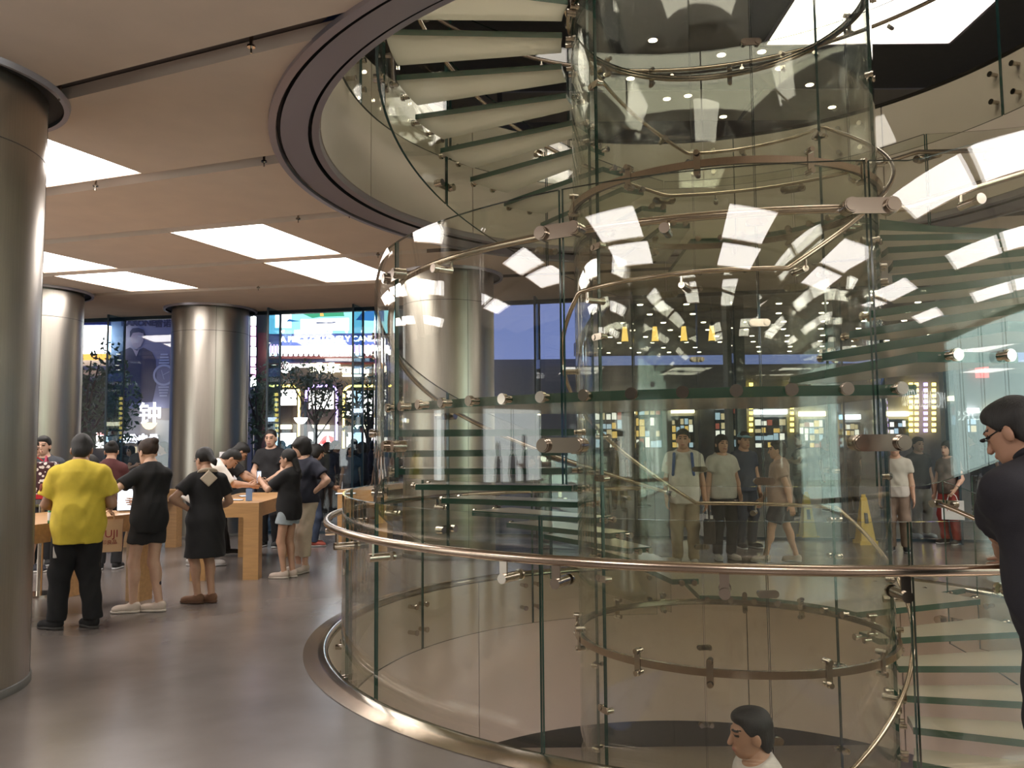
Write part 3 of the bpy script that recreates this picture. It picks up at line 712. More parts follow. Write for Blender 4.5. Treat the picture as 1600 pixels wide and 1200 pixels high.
for (x0, x1) in ((434, 455), (487, 514), (551, 574)):
    bp(x0, 664, x1, 670, -.4, .1, 'shop_sign_bar', E_warm)
rel(polypx([(497, 694), (505, 683), (511, 680), (509, 694)], YC - .2, .03, 'printed_shape', E_red, br), br); rel(polypx([(513, 680), (521, 683), (521, 694), (515, 690)], YC - .2, .03, 'printed_shape', E_red, br), br)
ld = empty('led_strip', tuple(at(395, 690, 30)), label='tall pink and white led strip beside the window column', cat='sign')
for k in range(7):
    rel(slab(391.5, 494 + k * 16, 398, 508 + k * 16, 30, .15, 'led_module', E_pink if k % 3 else E_white, ld), ld)
rel(slab(394, 600, 396, 696, 30.05, .1, 'post', M_finedge, ld, zmin=-.02), ld)
# street lamp with a bowl
c = at(470, 653, 22)
sl = empty('street_lamp', (c.x, c.y, -.02), label='white half globe street lamp hanging before the neon windows', cat='lamp')
MB().lathe([(.0, -.17), (.08, -.15), (.15, -.08), (.185, 0), (0, .01)], (0, 0), 20).build('bowl', E_white, sl, smooth=True).location.z = c.z + .02
MB().cyl((0, 0, c.z + .04), (0, .5, c.z + .5), .02, 8).cyl((0, .5, 0), (0, .5, c.z + .5), .045, 10).build('post', M_finedge, sl)
# trees: trunk, limbs and a crown of leaf blades
M_leaf = pbr('leaf', (0.10, 0.16, 0.07), 0.6, noise=0.3, nscale=3)
M_bark = pbr('bark', (0.06, 0.045, 0.035), 0.9)
def tree(x, y, h, cr, crz, n, label, seed):
    rg = np.random.default_rng(seed)
    t = empty('street_tree', (x, y, -.02), label=label, cat='tree')
    mb = MB().cyl((0, 0, 0), (0.05, 0, h * .55), .10, 10, 0, .07)
    for k in range(7):
        a = k * 2.4; q = (cr * .6 * math.cos(a), cr * .6 * math.sin(a), h * (.62 + .05 * k))
        mb.cyl((0.04, 0, h * (.36 + .03 * k)), q, .045, 6, 0, .02)
    mb.build('trunk', M_bark, t)
    p = rg.normal(size=(n, 3)); p /= np.linalg.norm(p, axis=1)[:, None]; p *= (rg.random(n) ** .45)[:, None]
    lobes = rg.normal(size=(9, 3)) * .45; p = p * .55 + lobes[rg.integers(0, 9, n)]
    p = p * np.array([cr, cr, crz]) + np.array([0, 0, h * .72])
    u = rg.normal(size=(n, 3)); u /= np.linalg.norm(u, axis=1)[:, None]; v = np.cross(u, rg.normal(size=(n, 3))); v /= np.linalg.norm(v, axis=1)[:, None]
    s = (.07 + .06 * rg.random(n))[:, None]
    vs = np.stack([p - u * s, p + v * s * .45, p + u * s, p - v * s * .45], 1).reshape(-1, 3)
    me = bpy.data.meshes.new('foliage'); me.from_pydata(vs.tolist(), [], [(4 * i, 4 * i + 1, 4 * i + 2, 4 * i + 3) for i in range(n)]); me.materials.append(M_leaf)
    tag(obj('foliage', me, t), kind='stuff')
def tree_px(px, py, Y, *a): q = at(px, py, Y); tree(q.x, Y, *a)
tree_px(132, 600, 24, 4.6, 1.2, 1.7, 1300, 'leafy street tree in front of the bright billboard', 1)
tree_px(178, 600, 27, 4.1, .9, 1.6, 700, 'leafy street tree overlapping the left edge of the dark poster', 2)
tree_px(492, 600, 30, 5.0, 1.6, 1.2, 900, 'leafy street tree in front of the glowing letters', 3)
tree_px(404, 620, 26, 4.3, .7, 1.3, 700, 'narrow street tree beside the red pillar', 4)
tree_px(575, 640, 25.5, 4.0, .8, 1.1, 600, 'small street tree in front of the right hand neon frame', 5)

# ------------------------------------------------------------------ concourse behind the stair
M_soffit = pbr('dark_soffit', (0.07, 0.06, 0.055), 0.6)
M_conc = pbr('concourse_wall', (0.22, 0.21, 0.19), 0.5, noise=0.06)
cw = empty('concourse_building', (8, 34, 0), label='mall front with lit shops seen through the glass core', cat='building')
def cp(x0, y0, x1, y1, dy, th, nm, mm, zmin=None): return rel(slab(x0, y0, x1, y1, 33 + dy, th, nm, mm, cw, zmin), cw)
l_, r_, b_, t_ = pxr(780, 566, 2300, 700, 33)
rel(MB().box(((l_ + r_) / 2, 35, t_ / 2), (r_ - l_, 4, t_)).build('wall', M_conc, cw), cw)
rel(MB().box((15, 24, 5.3), (25, 17, .5)).build('canopy', M_soffit, cw), cw)
for i in range(6):
    rel(MB().box((4.5 + 4.4 * i, 16.4, 2.5), (.35, .35, 5.1)).build('canopy_post', M_conc, cw), cw)
rg = np.random.default_rng(5)
goods = [E_dim, emit('shelf_white', (1, .95, .9), 1.0), emit('shelf_cool', (.6, .8, 1), .6), emit('shelf_red', (.8, .2, .15), .35), emit('shelf_gold', (1, .65, .2), .7), M_dkbrown]
for (x0, y0, x1, y1, mm) in ((930, 640, 975, 700, E_dim), (990, 630, 1035, 700, E_shop), (1050, 650, 1085, 700, E_dim), (1118, 640, 1165, 700, E_shop), (1180, 652, 1230, 700, E_shop), (1250, 655, 1290, 700, E_dim), (1310, 660, 1345, 700, E_shop), (1385, 655, 1420, 700, E_dim), (1480, 650, 1530, 700, E_shop), (1545, 650, 1590, 700, E_dim)):
    wdw = cp(x0, y0, x1, y1, -.1, .1, 'shop_window', M_finedge); L_, R2, B_, T_ = pxr(x0 + 1, y0 + 1, x1 - 1, y1 - 1, 32.8)
    nx, nz_ = 5, 4
    for i in range(nx):
        for j in range(nz_):
            u0, u1 = L_ + (R2 - L_) * i / nx, L_ + (R2 - L_) * (i + rg.uniform(.6, .97)) / nx; v0 = B_ + (T_ - B_) * j / nz_; v1 = v0 + (T_ - B_) * rg.uniform(.5, .96) / nz_
            MB().box(((u0 + u1) / 2, 32.87, (v0 + v1) / 2), (u1 - u0, .04, v1 - v0)).build('pane', goods[int(rg.choice(6, p=(.2, .2, .16, .12, .12, .2)))], wdw)
    cp(x0, y0 - 12, x1, y0 - 5, -.2, .2, 'shop_sign', E_warm if mm is E_dim else E_cool)
for (x, mm) in ((1424, E_yel), (1433, E_yel), (1447, E_pur), (1460, E_yel), (1174, E_yel), (1238, E_yel)):
    for k in range(9): cp(x - 2.5, 598 + 9 * k, x + 2.5, 603 + 9 * k, -.3, .08, 'led_bar', mm)
cp(1526, 572, 1545, 590, -.3, .1, 'red_sign', E_red)
cl_a = MB().cyl((0, 0, 0), (0, 0, .03), 0.09, 12).mesh('trim_ring', M_rim); cl_b = MB().cyl((0, 0, -.01), (0, 0, 0.0), 0.07, 12).mesh('bulb', M_dl)
for i in range(13):
    for j in range(10):
        x, y = 3.2 + i * 1.15 + (j % 2) * .5, 16.9 + j * 1.55
        r = empty('canopy_downlight', (x, y, 5.0), label='small round warm downlight under the dark canopy behind the stair', cat='downlight', group='downlights under the canopy')
        obj('trim_ring', cl_a, r); obj('bulb', cl_b, r)
lan = MB().cyl((0, 0, -.17), (0, 0, .17), .085, 10, 0, .05).mesh('shade', emit('lantern_glow', (1, .62, .16), 1.3)); lcap = MB().cyl((0, 0, .17), (0, 0, .26), .05, 10).cyl((0, 0, .26), (0, 0, .96), .008, 6).cyl((0, 0, -.19), (0, 0, -.17), .09, 10).mesh('cord', M_finedge)
for k, (px, py) in enumerate(((976, 508), (1023, 508), (1068, 508), (1112, 514))):
    q = at(px, py, 18.5); r = empty('lantern', (q.x, 18.5, 4.06), label='yellow cylinder lantern hanging under the canopy, %s from the left' % ('first', 'second', 'third', 'fourth')[k], cat='lantern', group='lanterns under the canopy')
    obj('shade', lan, r); obj('cord', lcap, r)
far = empty('distant_building', tuple(at(760, 690, 60)), label='distant warm lit building below the dusk sky beside the column', cat='building')
for (x0, y0, x1, y1, mm, th, nm) in ((640, 562, 900, 700, M_conc, 6, 'wall'), (690, 578, 745, 584, E_shop, .1, 'lit_floor'), (690, 590, 745, 606, E_dim, .1, 'lit_floor'), (800, 585, 880, 600, E_dim, .1, 'lit_floor')):
    rel(slab(x0, y0, x1, y1, 60 - (.12 if th < 1 else 0), th, nm, mm, far, -.02 if th > 1 else None), far)
# wet floor signs
def wet_sign(px, py, lab):
    q = onz(px, py, 0); r = empty('wet_floor_sign', (q.x, q.y, 0), label=lab, cat='sign')
    for s in (1, -1):
        M = Matrix.Rotation(s * .13, 3, 'X')
        y0_, y1_ = -s * .13, -s * .01
        MB().add([(x_, yy + t_, zz) for yy, zz, w_ in ((y0_, .0, .115), (y1_, .70, .045)) for t_ in (-.01, .01) for x_ in (-w_, w_)], [(0, 1, 5, 4), (3, 2, 6, 7), (1, 3, 7, 5), (2, 0, 4, 6), (4, 5, 7, 6), (0, 2, 3, 1)]).box((0, y0_, .03), (.27, .03, .06)).build('panel', M_yellow_p, r)
    MB().box((0, -.078, .40), (.05, .012, .16), Matrix.Rotation(-.17, 3, 'X')).build('pictogram', M_plastic_b, r)
    MB().cyl((-.045, 0, .70), (.045, 0, .70), .018, 8).box((0, 0, .735), (.06, .02, .05)).build('hinge', M_yellow_p, r)
wet_sign(1262, 842, 'yellow folding caution sign on the floor, left of the two')
wet_sign(1352, 850, 'yellow folding caution sign on the floor, right of the two')
# ================================================================== tables and what lies on them
TU = Vector((.32, .947, 0)).normalized(); TANG = math.atan2(-TU.x, TU.y)     # long axis of the table rows
def table(corner, label, Lg=2.45, W=1.12, ang=TANG):
    """corner = near right corner on the floor"""
    r = empty('display_table', (corner[0], corner[1], 0), ang, label, 'table', 'maple display tables')
    MB().box((-W / 2, Lg / 2, .875), (W, Lg, .07)).build('tabletop', M_wood, r)
    for y in (.0, Lg - .03): MB().box((-W / 2, y + .015, .79), (W - .36, .03, .10)).build('apron', M_wood, r)
    for x in (-.015, -W + .015): MB().box((x, Lg / 2, .79), (.03, Lg - .36, .10)).build('apron', M_wood, r)
    for x in (-.09, -W + .09):
        for y in (.09, Lg - .09): MB().box((x, y, .42), (.18, .18, .84)).build('leg', M_wood, r)
    return r
c2 = onz(403, 906, 0)
t2 = table((c2.x, c2.y), 'maple display table with the green bottle, before the bending men', 2.2, .80, ang=R_(3))
fr1 = onz(276, 938, 0); c1 = fr1 - TU * 2.45 + Vector((-.30, .10, 0))
t1 = table((c1.x, c1.y), 'maple display table in front of the man in yellow')
c4 = onz(605, 862, 0)
t4 = table((c4.x, c4.y), 'maple display table behind the left end of the guard rail', 2.4, .85)
t3p = onz(233, 866, 0)
t3 = table((t3p.x, t3p.y), 'maple display table at the window behind the woman with a paper bag', .95, 1.0, R_(-6))
def on_table(px, py): return onz(px, py, .91)
def bottle(px, py, lab):
    q = on_table(px, py); r = empty('water_bottle', tuple(q), label=lab, cat='bottle'); r.scale = (.85, .85, .85)
    MB().lathe([(0, 0), (.034, .002), (.036, .02), (.036, .13), (.030, .165), (.016, .20), (.013, .225)], (0, 0), 18).build('glass_body', M_bottle, r, smooth=True)
    MB().lathe([(.0368, .035), (.0372, .04), (.0372, .115), (.0368, .12)], (0, 0), 18).build('paper_label', M_paper, r, smooth=True)
    MB().cyl((0, 0, .222), (0, 0, .25), .016, 14).build('cap', M_paper, r)
bottle(353, 783, 'green water bottle with white label near the corner of the display table')
bottle(80, 818, 'green water bottle on the table at the left of the man in yellow')
def tablet(px, py, ang, lab, lit=True):
    q = on_table(px, py); r = empty('tablet', tuple(q), R_(ang), lab, 'tablet')
    M = Matrix.Rotation(R_(-24), 3, 'X')
    MB().box((0, 0, .13), (.17, .008, .25), M).build('body', M_plastic_b, r)
    MB().box((0, -.006, .13), (.155, .002, .23), M).build('screen', M_screen if lit else M_paper, r)
    MB().box((0, .05, .01), (.12, .12, .018)).box((0, .06, .05), (.05, .012, .10), Matrix.Rotation(R_(30), 3, 'X')).build('stand', M_chrome, r)
tablet(196, 800, 25, 'white lit tablet on a stand beside the paper bag')
def flat_device(px, py, ang, w, d, lab, nm='phone'):
    q = on_table(px, py); r = empty(nm, tuple(q), R_(ang), lab, nm)
    MB().box((0, 0, .006), (w, d, .010)).build('body', M_plastic_b, r); MB().box((0, 0, .0115), (w * .92, d * .92, .002)).build('screen', M_screen, r)
flat_device(190, 775, 10, .30, .21, 'tablet lying flat on the window table', 'tablet'); flat_device(222, 774, 10, .17, .24, 'small bright tablet lying at the end of the window table', 'tablet')
flat_device(370, 782, -20, .15, .075, 'phone lying on the table beside the green bottle'); flat_device(380, 776, 30, .08, .16, 'phone lying at the corner of the display table')
flat_device(540, 772, 5, .28, .2, 'tablet lying on the table behind the guard rail', 'tablet')
# notice stand
q = on_table(310, 772); q.y += 1.2
ns = empty('notice_stand', (q.x, q.y, .91), R_(6), 'white notice sheet on a stand between the two women in black', 'notice')
MB().box((0, 0, .33), (.27, .012, .52)).build('sheet', M_paper, ns)
MB().box((0, .02, .01), (.24, .14, .02)).box((0, .03, .15), (.03, .012, .28)).build('base', M_chrome, ns)
for k in range(4): MB().box((-.01 + .01 * (k % 2), -.008, .50 - .045 * k), (.16 - .03 * (k % 3), .003, .010)).build('printed_line', M_plastic_b, ns)
MB().box((.04, -.008, .24), (.10, .003, .10)).build('printed_picture', M_maroon, ns)
# ================================================================== people (bodies grown from one blended volume each)
V3 = lambda *a: np.array(a, float)
def rotm(axis, deg):
    a = R_(deg); c, s = math.cos(a), math.sin(a)
    return {'x': np.array([[1, 0, 0], [0, c, -s], [0, s, c]]), 'y': np.array([[c, 0, s], [0, 1, 0], [-s, 0, c]]), 'z': np.array([[c, -s, 0], [s, c, 0], [0, 0, 1]])}[axis]
def RC(a, b, r0, r1, k=.02, cut=(), sub=False): return dict(t='rc', a=V3(*a), b=V3(*b), r0=r0, r1=r1, k=k, cut=cut, sub=sub)
def EL(c, r, M=None, k=.03, cut=(), sub=False): return dict(t='el', c=V3(*c), r=V3(*r), M=np.eye(3) if M is None else M, k=k, cut=cut, sub=sub)
def BX(c, h, M=None, rr=.01, k=.01, cut=(), sub=False): return dict(t='bx', c=V3(*c), h=V3(*h), M=np.eye(3) if M is None else M, rr=rr, k=k, cut=cut, sub=sub)
def bounds(p):
    if p['t'] == 'rc':
        r = max(p['r0'], p['r1']); return np.minimum(p['a'], p['b']) - r, np.maximum(p['a'], p['b']) + r
    h = np.abs(p['M']) @ (p['r'] if p['t'] == 'el' else p['h'] + p['rr']); return p['c'] - h, p['c'] + h
def dist(p, P):
    if p['t'] == 'rc':
        ba = p['b'] - p['a']; pa = P - p['a']; t = np.clip(pa @ ba / max(ba @ ba, 1e-9), 0, 1)
        d = np.linalg.norm(pa - t[..., None] * ba, axis=-1) - (p['r0'] + (p['r1'] - p['r0']) * t)
    else:
        q = (P - p['c']) @ p['M']
        if p['t'] == 'el':
            k0 = np.linalg.norm(q / p['r'], axis=-1); k1 = np.linalg.norm(q / p['r'] ** 2, axis=-1); d = k0 * (k0 - 1) / np.maximum(k1, 1e-6)
        else:
            w_ = np.abs(q) - p['h']; d = np.linalg.norm(np.maximum(w_, 0), axis=-1) + np.minimum(w_.max(-1), 0) - p['rr']
    for pt, n in p['cut']: d = np.maximum(d, (P - V3(*pt)) @ V3(*n))
    return d
def volume(prims, h, fold=0.0, seed=0, cuts=()):
    """blend the primitives on a grid and return verts, quads (surface nets)"""
    adds = [p for p in prims if not p['sub']]
    lo = np.min([bounds(p)[0] for p in adds], 0) - 3 * h; hi = np.max([bounds(p)[1] for p in adds], 0) + 3 * h
    n = np.ceil((hi - lo) / h).astype(int) + 1
    ax = [lo[i] + h * np.arange(n[i]) for i in range(3)]; Fd = np.full(n, 0.3, np.float32)
    for p in prims:
        b0, b1 = bounds(p); pad = .05 + p['k'] + 2 * h
        i0 = np.clip(((b0 - pad - lo) / h).astype(int), 0, n - 1); i1 = np.clip(((b1 + pad - lo) / h).astype(int) + 2, 1, n)
        sl = tuple(slice(a, b) for a, b in zip(i0, i1))
        P = np.stack(np.meshgrid(ax[0][sl[0]], ax[1][sl[1]], ax[2][sl[2]], indexing='ij'), -1)
        d = dist(p, P); f = Fd[sl]
        if p['sub']: Fd[sl] = np.maximum(f, -d)
        else:
            k = p['k']; hh = np.maximum(k - np.abs(f - d), 0) / k; Fd[sl] = np.minimum(f, d) - hh * hh * k * .25
    if fold or cuts:
        P = np.stack(np.meshgrid(*ax, indexing='ij'), -1)
        if fold:
            s = seed * 1.7
            wv = np.sin(P[..., 2] * 31 + 9 * np.sin(P[..., 0] * 7 + s) + s) * np.sin(P[..., 0] * 13 + P[..., 1] * 17 + s * 2) + .6 * np.sin(P[..., 0] * 37 + P[..., 2] * 23 + s) * np.sin(P[..., 1] * 29 + s)
            Fd = Fd + fold * wv
        for pt, nn in cuts: Fd = np.maximum(Fd, (P - V3(*pt)) @ V3(*nn))
    ins = Fd < 0
    c = np.zeros(n - 1, np.int8)
    for dx in (0, 1):
        for dy in (0, 1):
            for dz in (0, 1): c += ins[dx:n[0] - 1 + dx, dy:n[1] - 1 + dy, dz:n[2] - 1 + dz]
    ijk = np.argwhere((c > 0) & (c < 8))
    if len(ijk) == 0: return np.zeros((0, 3)), np.zeros((0, 4), int)
    idx = -np.ones(n - 1, np.int64); idx[tuple(ijk.T)] = np.arange(len(ijk))
    S = np.zeros((len(ijk), 3)); C_ = np.zeros(len(ijk))
    off = [(x, y, z) for x in (0, 1) for y in (0, 1) for z in (0, 1)]
    for o1 in off:
        for axn in range(3):
            if o1[axn]: continue
            o2 = list(o1); o2[axn] = 1
            f1 = Fd[tuple((ijk + o1).T)]; f2 = Fd[tuple((ijk + o2).T)]; m = (f1 < 0) != (f2 < 0)
            t = f1[m] / (f1[m] - f2[m]); q = np.tile(np.array(o1, float), (m.sum(), 1)); q[:, axn] = t
            S[m] += q; C_[m] += 1
    vs = lo + h * (ijk + S / C_[:, None])
    quads = []
    for axn in range(3):
        a2, a3 = (axn + 1) % 3, (axn + 2) % 3
        s1 = [slice(None)] * 3; s2 = [slice(None)] * 3; s1[axn] = slice(0, -1); s2[axn] = slice(1, None)
        for q in (s1, s2):
            q[a2] = slice(1, -1); q[a3] = slice(1, -1)
        A, B = ins[tuple(s1)], ins[tuple(s2)]; e = np.argwhere(A != B)
        flip = A[tuple(e.T)]
        base = e.copy(); base[:, a2] += 1; base[:, a3] += 1
        d2 = np.zeros(3, int); d2[a2] = 1; d3 = np.zeros(3, int); d3[a3] = 1
        g = lambda p: idx[tuple(p.T)]
        q = np.stack([g(base - d2 - d3), g(base - d3), g(base), g(base - d2)], 1)
        q[~flip] = q[~flip][:, ::-1]; quads.append(q)
    Q = np.concatenate(quads); Q = Q[(Q >= 0).all(1)]
    return vs, Q
def np_mesh(name, parts, mats, mi=None):
    vs = np.concatenate([p[0] for p in parts]); o = 0; fs = []
    for v, q in parts: fs.append(q + o); o += len(v)
    fs = np.concatenate(fs)
    me = bpy.data.meshes.new(name); me.vertices.add(len(vs)); me.vertices.foreach_set('co', vs.astype(np.float32).ravel())
    me.loops.add(fs.size); me.loops.foreach_set('vertex_index', fs.astype(np.int32).ravel())
    me.polygons.add(len(fs)); me.polygons.foreach_set('loop_start', np.arange(0, fs.size, 4, dtype=np.int32)); me.polygons.foreach_set('loop_total', np.full(len(fs), 4, np.int32))
    for m in mats: me.materials.append(m)
    if mi is not None: me.polygons.foreach_set('material_index', mi(vs[fs].mean(1)).astype(np.int32))
    me.polygons.foreach_set('use_smooth', np.ones(len(fs), bool)); me.update(calc_edges=True); me.validate()
    return me
def ik(a, b, l1, l2, pole):
    d = b - a; L = np.linalg.norm(d); mx_ = (l1 + l2) * .999
    if L > mx_: b = a + d / L * mx_; d = b - a; L = mx_
    u = d / L; x = (l1 * l1 - l2 * l2 + L * L) / (2 * L); h = math.sqrt(max(l1 * l1 - x * x, 0))
    p = V3(*pole); p = p - (p @ u) * u; p /= max(np.linalg.norm(p), 1e-6)
    return a + u * x + p * h, b
SK = {}
def skin(t):
    if t not in SK:
        c = {'light': (.60, .37, .26), 'mid': (.50, .29, .19), 'tan': (.40, .22, .14)}[t]
        SK[t] = pbr('skin_' + t, c, .5, noise=.05, nscale=20)
    return SK[t]
M_hair = pbr('black_hair', (.008, .007, .006), .6, noise=.4, nscale=60, stretch=(1, 1, .2), bump=.3, bscale=150)
M_hairb = pbr('brown_hair', (.030, .015, .009), .6, noise=.4, nscale=60, stretch=(1, 1, .2), bump=.3, bscale=150)
M_eye = pbr('eye', (.02, .015, .012), .2); M_lip = pbr('lip', (.36, .13, .11), .4)
CLO = {}
def cloth(col):
    if col not in CLO: CLO[col] = pbr('cloth_%d' % len(CLO), col, .85, noise=.07, nscale=14, bump=.12, bscale=220)
    return CLO[col]
def person(x, y, rz, h, label, z=0.0, vox=.011, sk='mid', lean=0, turn=0, head=(0, 0), feet=((-.10, 0), (.10, 0)), fz=(0, 0), hands=((-.24, .05, .80), (.24, .05, .80)),
           poles=((-.5, -1, 0), (.5, -1, 0)), top=(.02, .02, .02), sleeve=.55, hem=.86, loose=.018, bottom='trousers', bcol=(.02, .02, .022), bhem=.10, bloose=.02, shoe=(.02, .02, .02), sole=(.5, .5, .5),
           hair='short', hcol=None, build=1.0, female=False, extra=(), grip=.4, group=None, seed=1, roll=0, hip=None):
    """hands / feet in the body frame: x right, y forward, z up, for a 1.72 m body"""
    f = h / 1.72; bw = build
    H0 = V3(0, 0, .93) if hip is None else V3(*hip)
    B = rotm('z', turn) @ rotm('x', -lean) @ rotm('y', roll)
    U = lambda p: H0 + B @ (V3(*p) - V3(0, 0, .93))
    UB = B
    shw = (.150 if female else .172) * (.6 + .4 * bw); bw = bw * (.93 if female else 1.0)
    hipw = .085
    body = [EL(H0 + V3(0, 0, .0), (.165 * bw, .115 * bw, .125), None, .05), EL(U((0, .005, 1.08)), (.138 * bw, .10 * bw, .16), UB, .06), EL(U((0, 0, 1.28)), ((.155 if female else .17) * bw, .108 * bw, .18), UB, .06),
            RC(U((-shw + .03, -.01, 1.375)), U((0, -.015, 1.415)), .052, .06, .05), RC(U((shw - .03, -.01, 1.375)), U((0, -.015, 1.415)), .052, .06, .05), RC(U((0, -.02, 1.40)), U((0, -.005, 1.47)), .085, .06, .05)]
    if female: body += [EL(U((s * .075, .085, 1.26)), (.06, .045, .055), UB, .04) for s in (-1, 1)]
    HB = B @ rotm('z', head[0]) @ rotm('x', -head[1])          # head: yaw, pitch (down positive)
    nb = U((0, -.005, 1.47)); hc = nb + HB @ V3(0, .02, .132)
    neck = RC(nb - B @ V3(0, 0, .03), hc + HB @ V3(0, -.022, -.05), .056 if not female else .048, .052 if not female else .045, .03)
    body.append(neck)
    HS = 1.07
    HD = lambda p: hc + HB @ (V3(*p) * HS)
    def big(ps):
        for p in ps:
            for k_ in ('r', 'r0', 'r1'):
                if k_ in p: p[k_] = p[k_] * HS
        return ps
    hd = [EL(HD((0, -.012, .030)), (.073, .092, .088), HB, .02), EL(HD((0, .028, -.030)), (.060, .066, .088), HB, .03), EL(HD((0, .048, -.088)), (.040, .040, .030), HB, .035),
          RC(HD((0, .094, .004)), HD((0, .112, -.036)), .008, .013, .014), EL(HD((0, .088, -.066)), (.026, .016, .013), HB, .012), EL(HD((0, .082, .026)), (.050, .016, .009), HB, .02)]
    hd += [EL(HD((s * .076, -.005, -.018)), (.010, .021, .032), HB @ rotm('z', s * 18), .008) for s in (-1, 1)]
    hd += [EL(HD((s * .030, .094, .006)), (.015, .010, .009), HB, .004, sub=True) for s in (-1, 1)]
    hd += [EL(HD((s * .030, .083, .006)), (.013, .010, .010), HB, .004) for s in (-1, 1)]
    hd = big(hd) + [neck]
    sh = [U((s * shw, -.01, 1.365)) for s in (-1, 1)]
    arms = []; handp = []
    for i in (0, 1):
        tgt = V3(*hands[i]); el, wr = ik(sh[i], tgt, .285, .255, poles[i]); arms.append((sh[i], el, wr))
        body += [RC(sh[i], el, .052 * bw, .040 * bw, .03), RC(el, wr, .041 * bw, .028, .02), EL(el + (wr - el) * .25, (.043 * bw,) * 3, None, .03)]
        u = (wr - el) / np.linalg.norm(wr - el); s = -1 if i == 0 else 1
        n = V3(-s, .2, .1); n = n - (n @ u) * u; n /= np.linalg.norm(n); v = np.cross(u, n)          # n: palm normal, v: across knuckles
        fw = v if v @ V3(0, 1, .3) > 0 else -v                                                       # thumb side
        pc = wr + u * .055; Mh = np.stack([u, fw, n], 1)
        hp = [EL(pc, (.055, .040, .017), Mh, .012), RC(wr - u * .05, wr + u * .02, .028, .026, .012)]
        for k_, (o_, L_) in enumerate(((.031, .070), (.010, .078), (-.011, .072), (-.031, .056))):
            b0 = pc + u * .045 + fw * o_; g1 = u * math.cos(grip) + n * math.sin(grip); g2 = u * math.cos(2.2 * grip) + n * math.sin(2.2 * grip)
            b1 = b0 + g1 * L_ * .55; hp += [RC(b0 - u * .01, b1, .0092, .0085, .004), RC(b1, b1 + g2 * L_ * .5, .0085, .007, .004)]
        t0 = wr + u * .025 + fw * .030; t1 = t0 + (u * .75 + fw * .6 + n * .25) * .042; hp += [RC(t0, t1, .013, .010, .008), RC(t1, t1 + (u * .9 + fw * .15 + n * .35) * .03, .010, .008, .004)]
        handp.append(hp)
    legs = []
    for i in (0, 1):
        s = -1 if i == 0 else 1
        hp_ = H0 + V3(s * hipw, 0, -.03); an = V3(feet[i][0], feet[i][1], .085 + fz[i]); fa = feet[i][2] if len(feet[i]) > 2 else -s * 12
        fd = rotm('z', fa) @ V3(0, 1, 0)
        kn, an = ik(hp_, an, .412, .412, fd + V3(0, .2, 0)); legs.append((hp_, kn, an, fd, fa))
        body += [RC(hp_, kn, .085 * bw, .054, .04), RC(kn, an, .052, .036, .03), EL(kn + (an - kn) * .28 - fd * .018, (.048, .048, .10), None, .03), RC(an - V3(0, 0, .03), an + fd * .13 - V3(0, 0, .055), .036, .026, .03)]
    fine = vox < .016
    parts = [volume(body, vox)] + [volume(hd, min(vox, .0065) if fine else vox)]
    for hp in handp: parts.append(volume(hp, .0045 if vox <= .012 else (.007 if fine else .014)))
    def mi(c):
        q = (c - hc) @ HB / HS; m = np.zeros(len(c), int)
        fr = (q[:, 1] > .06) & (np.abs(q[:, 0]) < .055)
        m[fr & (np.abs(np.abs(q[:, 0]) - .030) < .014) & (np.abs(q[:, 2] - .006) < .0062)] = 1
        m[fr & (np.abs(np.abs(q[:, 0]) - .030) < .020) & (np.abs(q[:, 2] - .030) < .0045)] = 2
        m[fr & (np.abs(q[:, 0]) < .023) & (np.abs(q[:, 2] + .066) < .008)] = 3
        return m
    hm = hcol or M_hair
    me = np_mesh('person', parts, [skin(sk), M_eye, hm, M_lip], mi)
    root = obj('person', me, None, (x, y, z)); root.rotation_euler = (0, 0, R_(rz)); root.scale = (f, f, f)
    tag(root, label, 'person', group)
    def part(nm, pr, mats, fold=0.0, cuts=(), v=None, lab=None):
        q = volume(pr, v or vox, fold, seed, cuts)
        if len(q[0]) == 0: return None
        o = obj(nm, np_mesh(nm, [q], mats if isinstance(mats, list) else [mats]), root)
        if lab: o['label'] = lab
        return o
    # hair
    hv = min(vox, .008)
    face = [EL(HD((0, .085, -.045)), (.066, .060, .085), HB, .01, sub=True)]
    cap = [EL(HD((0, -.016, .036)), (.083, .101, .094), HB, .02)]
    low = [(HD((0, 0, -.03)), -(HB @ V3(0, .62, .78)))]
